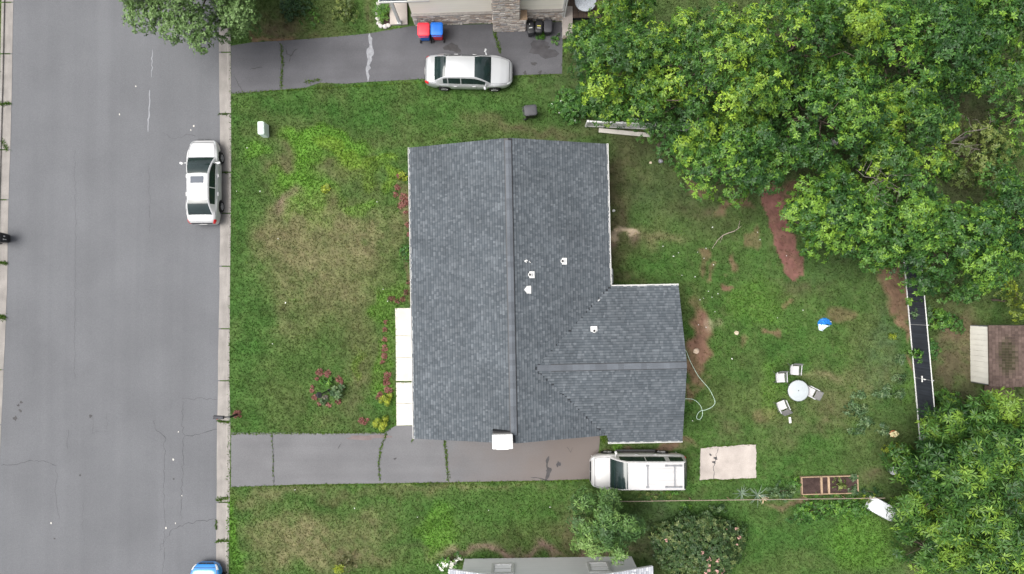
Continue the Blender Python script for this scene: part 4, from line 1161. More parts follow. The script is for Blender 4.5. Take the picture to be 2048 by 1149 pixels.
    patch('front_grille', .988, .999, 5.6, 8, .012, M['black']); patch('rear_trim', .002, .012, 5.6, 8, .012, M['darkgrey'])
    mxs = -L / 2 + (ft + (fb - ft) * .62) * L
    for sg in (1, -1):
        m_ = MB().box((mxs + .02, sg * (W2 + .13), zd(ft) + .10), (.13, .20, .13), rz=-sg * .35, bev=.03)
        m_.bar((mxs + .06, sg * (W2 - .10), zd(ft) + .03), (mxs + .02, sg * (W2 + .08), zd(ft) + .08), .05, .05)
        m_.build('mirror', paint, root)
    for sx in spec['handles']:
        for sg in (1, -1):
            p = bodypt(sx, 4.0)
            MB().box((p.x, sg * (p.y + .018), p.z), (.22, .04, .04), bev=.012).build('door_handle', M['rim'] if spec.get('chrome') else paint, root)
    MB().box((-L / 2 - .008, 0, zd(.004) * .8), (.02, .42, .14)).build('licence_plate', M['white'], root)
    # bumper, hood and trunk seams
    for s_, dv in ((spec.get('hood', (fb + .02, .955))[1], None),):
        pts = [bodypt(s_, v) for v in (5.2, 6, 7, 8)]
        pts = pts + [Vector((p.x, -p.y, p.z)) for p in pts[-2::-1]]
        MB().tube([p + Vector((0, 0, .002)) for p in pts], .018, 5).build('hood_seam', M['darkgrey'], root)
    for sg in (1, -1):
        MB().tube([Vector((p.x, p.y * sg, p.z + .002)) for p in [bodypt(s_, 5.6) for s_ in np.linspace(fb - .01, .955, 8)]], .014, 5).build('hood_seam', M['midgrey'], root)
    pts = [bodypt(.028, v) for v in (5.2, 6, 7, 8)]
    pts = pts + [Vector((p.x, -p.y, p.z)) for p in pts[-2::-1]]
    MB().tube([p + Vector((0, 0, .002)) for p in pts], .010, 5).build('trunk_seam', M['midgrey'], root)
    if spec.get('sunroof'):
        a, b = spec['sunroof']
        V = []
        for s in np.linspace(a, b, 5):
            for v in (-4.8, -5, -5.5, 6, 5.5, 5, 4.8):
                p = cabpt(s, abs(v)); V.append((p.x, p.y * (-1 if v < 0 else 1), p.z + .014))
        MB().add(V, [(i * 7 + j, i * 7 + j + 7, i * 7 + j + 8, i * 7 + j + 1)[::-1] for i in range(4) for j in range(6)], True).build('sunroof', M['sunroof'], root)
    if spec.get('rack'):
        zt_ = zr + .05
        for sg in (1, -1):
            x0, x1 = -L / 2 + .09 * L, -L / 2 + .26 * L
            MB().bar((x0, sg * W2 * .58, zt_ + .02), (x1, sg * W2 * .58, zt_ + .02), .055, .05).box((x0 + .06, sg * W2 * .58, zt_ - .01), (.14, .09, .06)).box((x1 - .06, sg * W2 * .58, zt_ - .01), (.14, .09, .06)).build('roof_rail', M['midgrey'], root)
        for xx in (.165, .44):
            x = -L / 2 + xx * L
            MB().bar((x, -W2 * .58, zt_ + .025), (x, W2 * .58, zt_ + .025), .05, .03).box((x, W2 * .58, zt_ + .01), (.14, .08, .05)).box((x, -W2 * .58, zt_ + .01), (.14, .08, .05)).build('cross_bar', M['midgrey'], root)
        for yy in (-.22, .22, .42, -.42):
            MB().bar((-L / 2 + .14 * L, yy, zr + .034), (-L / 2 + .43 * L, yy, zr + .042), .02, .012).build('roof_rib', paint, root)
        for sg in (1, -1):
            MB().bar((-L / 2 + .30 * L, sg * (W2 + .06), .40), (-L / 2 + .72 * L, sg * (W2 + .06), .40), .12, .05).build('running_board', M['black'], root)
    return root

SEDAN = dict(L=4.82, W=1.82, zroof=1.46, wheel=.325, wb=(.215, .79), sill=.24, cab=(.10, .265, .565, .775), roofw=(.78, .635, .645, .86), crown=.045,
             hw=[(0, .70), (.01, .80), (.03, .87), (.08, .93), (.2, .985), (.35, 1), (.65, 1), (.80, .975), (.88, .93), (.93, .86), (.965, .76), (.985, .64), (.995, .52), (1, .42)],
             deck=[(0, .70), (.006, .88), (.02, 1.0), (.06, 1.06), (.16, 1.06), (.3, 1.0), (.68, .99), (.74, .97), (.86, .90), (.93, .82), (.97, .72), (.99, .60), (1, .52)],
             side=[(.22, .405), (.415, .70)], handles=[.35, .56])
STREET_SEDAN = dict(SEDAN, sunroof=(.455, .535), head=(.925, .985), tail=(.004, .05))
DRIVE_SEDAN = dict(SEDAN, L=4.98, W=1.86, zroof=1.48, cab=(.115, .25, .57, .75), side=[(.215, .265), (.273, .41), (.42, .69)], chrome=True,
             hw=[(0, .66), (.012, .76), (.03, .83), (.08, .915), (.2, .985), (.35, 1), (.65, 1), (.80, .97), (.87, .925), (.92, .85), (.955, .745), (.98, .60), (.993, .44), (1, .30)])
SUV = dict(L=5.30, W=1.98, zroof=1.92, wheel=.39, wb=(.235, .805), sill=.42, cab=(.010, .065, .635, .80), roofw=(.80, .76, .76, .86), crown=.03,
           hw=[(0, .74), (.006, .84), (.02, .92), (.06, .975), (.2, 1), (.8, 1), (.88, .98), (.93, .93), (.96, .86), (.98, .77), (.992, .67), (1, .56)],
           deck=[(0, .95), (.004, 1.15), (.015, 1.22), (.2, 1.22), (.78, 1.19), (.84, 1.18), (.91, 1.13), (.955, 1.08), (.975, 1.0), (.99, .86), (1, .72)],
           side=[(.06, .20), (.245, .44), (.45, .71)], handles=[.33, .52], rack=True, chrome=True, tail=(.003, .022), head=(.955, .985))
car('parked_sedan', 'white sedan with sunroof parked at the kerb on the street', 'car', 405, 363, math.radians(90.5), STREET_SEDAN, M['carpaint'], RZ + .004)
car('parked_sedan', 'silver white sedan parked half on grass beside the neighbour driveway', 'car', 938, 142, math.radians(-1), DRIVE_SEDAN, M['silver'], .02)
car('parked_suv', 'white sport utility vehicle with roof rack at the driveway end', 'car', 1277, 945, math.radians(180), SUV, M['suvpaint'], .02)
car('parked_sedan', 'bright blue car parked alone at the kerb past the driveway', 'car', 408, 1213, math.radians(90), dict(SEDAN, L=4.6), M['bluepaint'], RZ + .004)

# ------------------------------------------------------------------ bins
def wheelie_bin(label, px, py, rz, body, lid, z0=.016, h=1.02, lidw=.64, lidd=.72, group=None, marks=None, name='wheeled_bin', rot=None):
    c = P(px, py, z0 + h)
    t = thing(name, label, 'bin', (c.x, c.y, z0), rz, group)
    b = MB(); n = 4
    V = []
    for k, (z, s) in enumerate(((.06, .72), (.12, .76), (h - .1, .93), (h - .06, .97), (h - .02, .97))):
        X, Y = lidw / 2 * s, lidd / 2 * s
        V += [(-X + .05, -Y, z), (X - .05, -Y, z), (X, -Y + .05, z), (X, Y - .05, z), (X - .05, Y, z), (-X + .05, Y, z), (-X, Y - .05, z), (-X, -Y + .05, z)]
    Fc = [tuple(range(7, -1, -1)), tuple(range(32, 40))] + [(r * 8 + i, r * 8 + (i + 1) % 8, r * 8 + 8 + (i + 1) % 8, r * 8 + 8 + i) for r in range(4) for i in range(8)]
    b.add(V, Fc).build('body', body, t)
    l = MB(); V = []
    rings = ((h - .03, 1.0), (h + .005, 1.02), (h + .03, .94), (h + .055, .7), (h + .06, .3))
    for z, s in rings:
        X, Y = lidw / 2 * s, lidd / 2 * s; bb = .07 * s
        V += [(-X + bb, -Y, z), (X - bb, -Y, z), (X, -Y + bb, z), (X, Y - bb, z), (X - bb, Y, z), (-X + bb, Y, z), (-X, Y - bb, z), (-X, -Y + bb, z)]
    l.add(V, [tuple(range(7, -1, -1)), tuple(range(32, 40))] + [(r * 8 + i, r * 8 + (i + 1) % 8, r * 8 + 8 + (i + 1) % 8, r * 8 + 8 + i) for r in range(4) for i in range(8)], True).build('lid', lid, t)
    MB().tube([(-lidw * .4, -lidd / 2 + .02, h - .08), (-lidw * .4, -lidd / 2 - .06, h - .03), (lidw * .4, -lidd / 2 - .06, h - .03), (lidw * .4, -lidd / 2 + .02, h - .08)], .018, 8).build('handle', lid, t)
    for s in (-1, 1):
        w = MB().lathe((s * (lidw / 2 - .04), -lidd / 2 * .86, .11), [(.02, -.03), (.09, -.03), (.11, -.015), (.11, .015), (.09, .03), (.02, .03)], 18, axis='X').build('wheel', M['black'], t)
    if marks:
        for (x, y, wd, dp, mt) in marks: MB().box((x, y, h + .045), (wd, dp, .04), bev=.004).build('printed_label', mt, t)
    return t
wheelie_bin('bin with red lid and blue body by the stone house wall', 847, 59, .0, M['blue'], M['red'], h=1.05, lidw=.68, lidd=.74)
wheelie_bin('bin with blue lid and red body by the stone house wall', 873.5, 58, .0, M['red'], M['blue'], h=1.05, lidw=.68, lidd=.74)
wheelie_bin('black bin with white print, tucked against the stone chimney', 1061, 55, math.pi + .15, M['darkgrey'], M['black'], h=.8, lidw=.42, lidd=.72, marks=[(0, .05, .2, .04, M['white']), (.03, -.16, .05, .06, M['white'])])
wheelie_bin('black bin with yellow label between two other bins', 1078, 53, math.pi - .06, M['black'], M['black'], h=.8, lidw=.42, lidd=.72, marks=[(0, .12, .22, .03, M['white']), (0, .0, .2, .05, M['yellow'])])
wheelie_bin('plain charcoal bin, outermost of three by the stone chimney', 1096, 52, math.pi, M['black'], M['darkgrey'], h=.8, lidw=.46, lidd=.74)
wheelie_bin('dark grey wheeled bin standing alone on the grass', 1061, 221, math.radians(-84), M['black'], M['darkgrey'], z0=.0, h=.95, lidw=.60, lidd=.72)
tb = wheelie_bin('black bin at the kerb across the street', -13, 475, math.radians(-87), M['black'], M['darkgrey'], z0=.012, h=1.0, lidw=.62, lidd=.70)
for (x_, z_, w__, h__) in ((-.08, .62, .06, .12), (.10, .58, .04, .22), (.10, .70, .09, .04)): MB().box((x_, .315, z_), (w__, .02, h__)).build('printed_label', M['white'], tb)

# white utility pedestal, mailbox, garden lamp, air conditioner
c = P(523, 257, .7)
t = thing('utility_pedestal', 'pale mint utility pedestal box on the front lawn', 'utility box', (c.x, c.y, 0), math.radians(2))
MB().box((0, 0, .42), (.38, .76, .84), taper=.96, bev=.05).build('cover', M['mint'], t)
MB().box((0, 0, .03), (.34, .70, .08), bev=.01).build('base', M['kerb'], t)
c = P(474, 829)
t = thing('mailbox', 'black mailbox on a post beside the driveway mouth', 'mailbox', (c.x, c.y, 0), math.radians(180 - 2))
MB().box((0, 0, .55), (.1, .1, 1.1), bev=.01).build('post', M['black'], t)
MB().bar((.0, 0, 1.02), (.55, 0, 1.02), .07, .07).bar((.02, 0, .72), (.3, 0, 1.0), .05, .05).build('arm', M['black'], t)
bxm = MB(); pr_ = [(-.085, 0), (.085, 0), (.085, .12), (.06, .18), (0, .205), (-.06, .18), (-.085, .12)]
V_ = [(.28, y, 1.06 + z) for y, z in pr_] + [(.80, y, 1.06 + z) for y, z in pr_]
bxm.add(V_, [tuple(range(6, -1, -1)), tuple(range(7, 14))] + [(i, (i + 1) % 7, (i + 1) % 7 + 7, i + 7) for i in range(7)]).build('box', M['darkgrey'], t)
MB().box((.805, 0, 1.15), (.02, .19, .2), bev=.004).build('door', M['black'], t)
MB().box((.6, .095, 1.2), (.05, .012, .12)).build('flag', M['red'], t)
c = P(658, 781)
t = thing('garden_lamp', 'black post lantern in the round flower bed', 'lamp', (c.x, c.y, 0))
MB().tube([(0, 0, 0), (0, 0, 1.7)], .035, 10).lathe((0, 0, 0), [(.001, .06), (.07, .05), (.09, 0)], 14).build('post', M['black'], t)
MB().lathe((0, 0, 1.7), [(.03, 0), (.10, .05), (.15, .32), (.001, .34)], 6, False).build('lantern', M['glass'], t)
MB().lathe((0, 0, 2.0), [(.19, 0), (.17, .06), (.06, .15), (.03, .2), (.001, .22)], 6, False).build('lantern_cap', M['black'], t)
MB().tube([(-.02, 0, 1.45), (.25, .04, 1.52), (.30, .05, 1.45)], .016, 8).build('ladder_bar', M['black'], t)
c = P(1221, 553, .6)
t = thing('air_conditioner', 'pale air conditioner unit beside the back wall under the gutter', 'air conditioner', (c.x - .05, c.y, 0), TH)
MB().box((0, 0, .40), (.36, .86, .66), bev=.04).build('casing', M['plastic'], t)
MB().box((0, 0, .03), (.5, 1.0, .08), bev=.01).build('base', M['kerb'], t)
MB().lathe((0, .02, .735), [(.001, .0), (.13, .0), (.15, -.01)], 24).build('fan_grille', M['black'], t)

# ------------------------------------------------------------------ fences
def lerp2(a, b, t): return (a[0] + (b[0] - a[0]) * t, a[1] + (b[1] - a[1]) * t)
fa, fb_ = P(1808, 520), P(1840, 880)
t = thing('screened_fence', 'tall black screened fence with white rails along the back yard', 'fence', (fa.x, fa.y, 0))
dv = (fb_ - fa); LF = dv.length; du = dv.normalized(); nF = Vector((-du.y, du.x, 0))
HF = 1.62
seams = [0, .14 * LF, .36 * LF, .655 * LF, LF]
for s0, s1 in zip(seams[:-1], seams[1:]):
    m_ = MB(); k = max(3, int((s1 - s0) / .14))
    V_ = []
    for i in range(k + 1):
        p = fa + du * (s0 + .02 + (s1 - s0 - .04) * i / k) + nF * (.014 * (-1) ** i + .012 * math.sin(i * .7))
        V_ += [p + Vector((0, 0, .06)), p + Vector((0, 0, HF - .02))]
    m_.add(V_, [(2 * i, 2 * i + 2, 2 * i + 3, 2 * i + 1) for i in range(k)]).build('screen_panel', M['mesh'], t, True)
MB().bar(fa + Vector((0, 0, HF)), fb_ + Vector((0, 0, HF)), .035, .04).build('top_rail', M['white'], t, True)
MB().bar(fa - nF * .035 + Vector((0, 0, .06)), fb_ - nF * .035 + Vector((0, 0, .06)), .034, .07).build('bottom_rail', M['white'], t, True)
for s0 in seams:
    p = fa + du * s0 + nF * .06
    MB().tube([p - Vector((0, 0, .1)), p + Vector((0, 0, HF + .04))], .032, 8).build('post', M['galv'], t, True)
p = fa + du * seams[3] - nF * .02
MB().box((p.x, p.y, .75), (.05, .34, .05)).box((p.x, p.y, .9), (.05, .06, .26)).build('latch', M['white'], t, True)
# white vinyl fence sections half under the trees
def vinyl(label, a, b, h, gap=0):
    A_, B_ = P(*a), P(*b)
    t = thing('white_fence', label, 'fence', (A_.x, A_.y, 0))
    d = B_ - A_; L_ = d.length; d.normalize(); nv = Vector((-d.y, d.x, 0))
    n = int(L_ / .16)
    for i in range(n):
        p = A_ + d * (L_ * (i + .5) / n) + nv * rnd.uniform(-.004, .004)
        MB().box((p.x, p.y, h / 2 + .02), (L_ / n - .006, .03, h - .06), rz=math.atan2(d.y, d.x)).build('picket', M['white'], t, True)
    MB().bar(A_ + Vector((0, 0, h)), B_ + Vector((0, 0, h)), .09, .06).build('top_rail', M['white'], t, True)
    MB().bar(A_ + Vector((0, 0, .06)), B_ + Vector((0, 0, .06)), .07, .1).build('bottom_rail', M['white'], t, True)
    for i in range(int(L_ / 2.2) + 2):
        p = A_ + d * min(L_, i * L_ / (int(L_ / 2.2) + 1))
        MB().box((p.x, p.y, h / 2 + .04), (.12, .12, h + .1), rz=math.atan2(d.y, d.x), bev=.012).build('post', M['white'], t, True)
vinyl('long white picket fence running under the maples by the bush', (1172, 253), (1372, 262), 1.05)
A_, B_ = P(1197, 262), P(1300, 272)
t = thing('white_plank', 'weathered off white plank leaning along the white fence foot', 'plank', (A_.x, A_.y, 0))
MB().bar(A_ + Vector((0, 0, .12)), B_ + Vector((0, 0, .12)), .24, .05).build('board', M['slab'], t, True)
for k in (.05, .5, .95):
    p = A_.lerp(B_, k); MB().box((p.x, p.y, .05), (.1, .2, .1)).build('support_block', M['wood'], t, True)
A_, B_ = P(1256, 246), P(1292, 247)
t = thing('leaning_board', 'square white panel standing behind the white picket fence', 'board', (A_.x, A_.y, 0))
MB().box(((A_.x + B_.x) / 2, A_.y, .65), ((B_ - A_).length, .05, 1.3), rx=.2, bev=.01).build('sheet', M['white'], t, True)
MB().bar(A_ + Vector((0, .5, 0)), A_ + Vector((.1, .1, .9)), .04).bar(B_ + Vector((0, .5, 0)), B_ + Vector((-.1, .1, .9)), .04).build('brace', M['wood'], t, True)
p = P(1243, 240, .4)
t = thing('rust_brown_crate', 'rust brown crate behind the white picket fence', 'crate', (p.x, p.y, 0))
for z in (.1, .26, .42): MB().box((0, -.2, z), (.44, .025, .13)).box((0, .2, z), (.44, .025, .13)).box((-.2, 0, z), (.025, .38, .13)).box((.2, 0, z), (.025, .38, .13)).build('slat', M['terracotta'], t)
MB().box((0, 0, .48), (.42, .40, .02)).build('lid', M['deckwood'], t)
# thin rail fence along the lower boundary
A_, B_ = P(1228, 1003.5, .55), P(1770, 996.5, .55)
t = thing('rail_fence', 'thin weathered wooden rail fence along the garden boundary', 'fence', (A_.x, A_.y, 0))
d = B_ - A_
for i in range(7):
    a, b = A_ + d * (i / 7), A_ + d * ((i + 1) / 7)
    j = Vector((0, rnd.uniform(-.03, .03), 0))
    MB().bar(a, b + j * .3, .036, .04).build('rail', M['greywood'], t, True)
    MB().box((a.x, a.y, .26), (.04, .04, .54)).build('post', M['wood'], t, True)

# ------------------------------------------------------------------ patio furniture
round_table('round grey patio table on the back lawn among four chairs', 1597, 782, .585, 0, M['tabletop'])
def chair(label, px, py, rz, back=.13):
    """local +y is the front of the chair"""
    c = P(px, py, .42)
    t = thing('patio_chair', label, 'chair', (c.x, c.y, 0), rz, 'patio chairs round the table')
    s = MB(); V_ = []
    for i in range(7):
        f = i / 6; z = .42 - .035 * math.sin(f * math.pi) - .03 * (1 - f)
        for x in (-.23, 0, .23): V_.append((x, -.24 + .5 * f, z - (.012 if x == 0 else 0)))
    V_ += [(x, y, z - .015) for x, y, z in V_]
    s.add(V_, [(i * 3 + j, i * 3 + j + 1, i * 3 + j + 4, i * 3 + j + 3) for i in range(6) for j in range(2)] + [(21 + i * 3 + j, 21 + i * 3 + j + 3, 21 + i * 3 + j + 4, 21 + i * 3 + j + 1) for i in range(6) for j in range(2)] + [(0, 21, 22, 1), (1, 22, 23, 2), (18, 19, 40, 39), (19, 20, 41, 40)], True).build('seat', M['sling'], t)
    s = MB(); V_ = []
    for i in range(7):
        f = i / 6
        for x in (-.23, 0, .23): V_.append((x, -.27 - back * f - (.02 if x == 0 else 0), .45 + .48 * f))
    V_ += [(x, y - .014, z) for x, y, z in V_]
    s.add(V_, [(i * 3 + j, i * 3 + j + 1, i * 3 + j + 4, i * 3 + j + 3) for i in range(6) for j in range(2)] + [(21 + i * 3 + j, 21 + i * 3 + j + 3, 21 + i * 3 + j + 4, 21 + i * 3 + j + 1) for i in range(6) for j in range(2)], True).build('backrest', M['slingdark'], t)
    for sx in (-1, 1):
        x = sx * .27
        MB().tube([(x, .25, .0), (x, .26, .40), (x, .24, .60), (x, .18, .64)], .014, 8).build('leg', M['frame'], t)
        MB().tube([(x, -.34, .0), (x, -.24, .40), (x * .95, -.27 - back * .6, .75), (x * .88, -.27 - back, .95)], .014, 8).build('leg', M['frame'], t)
        MB().bar((x, .24, .64), (x, -.34, .66), .05, .022).build('armrest', M['galv'], t)
        MB().tube([(x, -.24, .40), (x, .26, .42)], .012, 8).build('side_rail', M['frame'], t)
    MB().tube([(-.24, -.27 - back, .95), (.24, -.27 - back, .95)], .015, 8).build('top_rail', M['frame'], t)
    return t
chair('patio chair beside its upright twin, nearer the house', 1561.5, 756, math.radians(-178))
bpy.data.objects['patio_chair'].rotation_euler[2] = math.radians(182)
bpy.data.objects['patio_chair']['label'] = 'patio chair beside its upright twin, nearer the house'
chair('patio chair beside its upright twin, nearer the black fence', 1590, 741, math.radians(176))
chair('patio chair pushed under the edge of the round table', 1621, 784, math.radians(62), .17)
chair('patio chair turned away beside the white card on the lawn', 1564, 812, math.radians(22), .15)
c = P(1579.5, 840.5)
t = thing('white_card', 'small white card lying on the lawn by a patio chair', 'card', (c.x, c.y, .0), math.radians(5))
MB().box((0, 0, .035), (.13, .34, .03), rx=.02, bev=.006).build('sheet', M['white'], t)
MB().box((0, .0, .01), (.1, .2, .02)).build('backing', M['slab'], t)
# crumpled blue fabric
c = P(1650, 650, .15)
t = thing('fabric_bundle', 'crumpled blue and white fabric bundle on the lawn', 'fabric bundle', (c.x, c.y, 0), 0)
V_, F_ = [], []
for i in range(9):
    for j in range(15):
        a = j / 14 * math.pi * 1.12 - .12; r_ = i / 8
        z = .30 * math.cos(r_ * math.pi / 2) ** .7 * (1 + .16 * math.sin(j * 2.2)) + .012
        V_.append((.40 * r_ * math.cos(a) + .03, .36 * r_ * math.sin(a) + .03, z + .025 * math.sin(i * 3.1 + j * 1.3)))
for i in range(8):
    for j in range(14): F_.append((i * 15 + j, (i + 1) * 15 + j, (i + 1) * 15 + j + 1, i * 15 + j + 1))
MB().add(V_, F_).build('blue_cover', M['tarpblue'], t)
for k in range(4):
    y = .30 - k * .075
    w2 = .33 * math.sqrt(max(.1, 1 - (y / .42) ** 2))
    MB().tube([(-w2 + .02, y, .10 + .05 * k), (0, y + .01, .26 + .02 * k), (w2, y - .01, .13 + .05 * k)], .016, 6).build('rib', M['blue'] if k % 2 else M['bluepaint'], t)
MB().add([(-.36, .02, .10), (-.1, .02, .27), (.16, -.04, .2), (.32, -.06, .1), (.06, -.16, .14), (-.12, -.36, .05), (-.3, -.3, .03), (-.2, -.12, .20)], [(0, 7, 1), (1, 7, 4), (1, 4, 2), (2, 4, 3), (4, 7, 5), (7, 6, 5), (0, 6, 7)]).build('pale_flap', M['tarppale'], t)
MB().tube([(-.38 + .16 * (1 - math.cos(a)) , -.17 + .2 * math.cos(a), .06 + .06 * math.sin(a)) for a in [k * 2 * math.pi / 16 for k in range(17)]], .014, 6).build('hoop', M['midgrey'], t)
MB().lathe((.34, .16, .12), [(.001, .05), (.035, .035), (.05, 0), (.035, -.035), (.001, -.05)], 12).build('white_toggle', M['white'], t)
# hose
hp = [(1352, 700), (1366, 698), (1373, 704), (1380, 722), (1395, 750), (1406, 764), (1418, 778), (1427, 795), (1430, 806), (1424, 814), (1412, 820), (1400, 823), (1394, 831), (1394, 838), (1400, 839), (1404, 833), (1405, 824), (1401, 812), (1394, 804), (1385, 799), (1374, 798), (1360, 798)]
c = P(1400, 780)
t = thing('garden_hose', 'pale green garden hose looped on the grass beside the wing', 'hose', (c.x, c.y, 0))
pts = []
for i in range(len(hp) - 1):
    p0, p1, p2, p3 = (Vector(hp[max(i - 1, 0)]), Vector(hp[i]), Vector(hp[i + 1]), Vector(hp[min(i + 2, len(hp) - 1)]))
    for k in range(4):
        u = k / 4; q = .5 * ((2 * p1) + (-p0 + p2) * u + (2 * p0 - 5 * p1 + 4 * p2 - p3) * u * u + (-p0 + 3 * p1 - 3 * p2 + p3) * u ** 3)
        pts.append(P(q.x, q.y, .05))
MB().tube(pts, .015, 7).build('tube', M['hose'], t, True)
MB().tube([pts[-1], pts[-1] + Vector((-.12, 0, 0))], .03, 8).build('nozzle', M['galv'], t, True)
# raised bed
bx0, bx1 = P(1603, 970, .2), P(1717, 968, .2)
by0, by1 = P(1660, 988, .2), P(1660, 953.5, .2)
cx_, cy_ = (bx0.x + bx1.x) / 2, (by0.y + by1.y) / 2; wB, dB = bx1.x - bx0.x, by1.y - by0.y
t = thing('raised_garden_bed', 'wooden raised garden bed with dark soil and two dividers', 'garden bed', (cx_, cy_, 0), math.radians(1.5))
for nm, ce, sz in (('side_board', (0, -dB / 2, .11), (wB, .05, .24)), ('side_board', (0, dB / 2, .115), (wB, .05, .24)), ('end_board', (-wB / 2 + .03, 0, .11), (.05, dB - .06, .23)), ('end_board', (wB / 2 - .03, 0, .11), (.05, dB - .06, .23)), ('divider', (-wB / 2 + 1.13, 0, .125), (.10, dB - .06, .25)), ('divider', (-wB / 2 + 1.54, 0, .125), (.10, dB - .06, .25))):
    MB().box(ce, sz, bev=.006).build(nm, M['wood'], t)
V_ = []; nxs, nys = 40, 14
for i in range(nxs + 1):
    for j in range(nys + 1): V_.append((-wB / 2 + .04 + (wB - .08) * i / nxs, -dB / 2 + .03 + (dB - .06) * j / nys, .14 + rnd.uniform(-.03, .03)))
MB().add(V_, [(i * (nys + 1) + j, (i + 1) * (nys + 1) + j, (i + 1) * (nys + 1) + j + 1, i * (nys + 1) + j + 1) for i in range(nxs) for j in range(nys)], True).build('soil', M['soil'], t)

# ------------------------------------------------------------------ shed, yard odds and ends
sA, sB = P(1942, 767), P(1942, 649)
ys0, ys1 = P(1942, 763).y, P(1942, 652).y
t = thing('garden_shed', 'old shed with white wall and stained brown roof beyond the fence', 'shed', (sA.x, (ys0 + ys1) / 2, 0))
yh = (ys1 - ys0) / 2; HS = 1.5; dpt = 3.4
MB().box((dpt / 2, 0, HS / 2), (dpt, 2 * yh, HS)).build('wall', M['shedwall'], t)
for i in range(int(2 * yh / .30)):
    y = -yh + .15 + i * .30; MB().box((-.012, y, HS / 2), (.024, .285, HS - .02)).build('wall_board', M['shedwall'], t)
for s in (-1, 1): MB().box((dpt / 2, s * (yh + .02), HS * .5), (dpt, .05, HS)).build('end_wall', M['midgrey'], t)
rf = MB(); prism_y(rf, [(-.04, HS - .02), (dpt / 2, HS + .5), (dpt + .1, HS - .02), (dpt + .1, HS + .04), (dpt / 2, HS + .56), (-.04, HS + .04)], -yh - .08, yh + .08)
ro = rf.build('roof', M['deckwood'], t)
s = MB(); rs_ = random.Random(9)
def rc(x, y):
    st_ = max(0, 1 - ((x - .75) / .55) ** 2 - ((y + .1) / 1.2) ** 2)
    k = rs_.uniform(.75, 1.2)
    a = (.088, .064, .056); b = (.036, .033, .020)
    f = min(1, st_ * 1.6 * rs_.uniform(.5, 1.3))
    return tuple((p * (1 - f) + q * f) * k for p, q in zip(a, b))
sl_ = .5 / (dpt / 2 + .04)
for i in range(12):
    for j in range(22):
        x0, x1 = -.04 + i * .148, -.04 + (i + 1) * .148
        y0 = -yh - .08 + j * (2 * yh + .16) / 22; y1 = y0 + (2 * yh + .16) / 22 - .012
        z0_, z1_ = HS + .05 + (x0 + .04) * sl_, HS + .05 + (x1 + .04) * sl_
        for mir in (0, 1):
            X0, X1 = (x0, x1) if not mir else (dpt + .06 - x0, dpt + .06 - x1)
            p = [(X0, y0, z0_ + .022), (X0, y1, z0_ + .022), (X1, y1, z1_ + .006), (X1, y0, z1_ + .006), (X0, y0, z0_ - .005), (X0, y1, z0_ - .005)]
            s.add(p, [(0, 3, 2, 1), (0, 1, 5, 4)], False, rc(x0, y0))
s.build('shingles', M['shedroof'], ro, kind='stuff')
c0_, c1_ = P(1970, 772, .2), P(2030, 800, .2)
dkk = thing('wooden_ramp', 'weathered wooden ramp boards beside the old shed', 'ramp', ((c0_.x + c1_.x) / 2, (c0_.y + c1_.y) / 2, 0))
for i in range(6):
    y = (c0_.y - c1_.y) * (i / 6 - .42); MB().box((0, y, .14), (c1_.x - c0_.x, (c0_.y - c1_.y) / 6 - .015, .04)).build('board', M['deckwood'], dkk)
for sx in (-.7, .7): MB().box((sx, 0, .06), (.08, .8, .12)).build('bearer', M['wood'], dkk)

def stonepile(name, label, px, py, r_, col, z0=0, flat=.6, cat='rock'):
    c = P(px, py); rr = random.Random(px)
    V_, F_ = [], []
    n, m = 10, 6
    for i in range(m + 1):
        th = math.pi * i / m
        for j in range(n):
            a = 2 * math.pi * j / n; k = r_ * rr.uniform(.8, 1.15)
            V_.append((k * math.sin(th) * math.cos(a), k * math.sin(th) * math.sin(a) * .85, k * flat * math.cos(th) + r_ * flat * .5))
    for i in range(m):
        for j in range(n): F_.append((i * n + j, (i + 1) * n + j, (i + 1) * n + (j + 1) % n, i * n + (j + 1) % n))
    o = MB().add(V_, F_, True, col).build(name, M['rock'])
    o.location = (c.x, c.y, z0)
    return tag(o, label, cat)
stonepile('rock', 'grey round stone on the grass near the tree edge', 1321, 323, .15, (.20, .20, .22))
stonepile('rock', 'pale tan flat stone on bare dirt beside the wing', 1392, 703, .20, (.46, .36, .28), flat=.3)
stonepile('rock', 'pale stone on the lawn between the wing and patio chairs', 1473, 666, .15, (.42, .37, .27), flat=.4)
stonepile('rock', 'small white stone by the back gutter', 1227, 422, .10, (.6, .6, .58), flat=.6)
stonepile('rock', 'tan stone beside the white fence and maple foot', 1301, 326, .09, (.40, .34, .26), flat=.4)
def bucket(label, px, py, r_, h, mat, tilt=0, inner=None):
    c = P(px, py, h); t = thing('bucket', label, 'bucket', (c.x, c.y, 0)); t.rotation_euler = (tilt, 0, .4)
    MB().lathe((0, 0, 0), [(.001, 0), (r_ * .8, 0), (r_, h), (r_ * 1.05, h), (r_ * 1.05, h - .03), (r_ * .97, h - .02), (r_ * .78, .03), (.001, .03)], 22).build('shell', mat, t)
    MB().tube([(r_ * math.cos(a), .02, h + .12 * math.sin(a)) for a in [k * math.pi / 8 for k in range(9)]], .007, 6).build('handle', M['galv'], t)
    return t
bucket('pale grey bucket at the edge of the feathery trees', 1787, 942, .22, .4, M['plastic']); bucket('pale teal tub half hidden beneath the feathery trees', 1826, 931, .26, .34, M['mint'])
bucket('round grey bucket under the maples', 1669, 283, .22, .35, M['galv'])
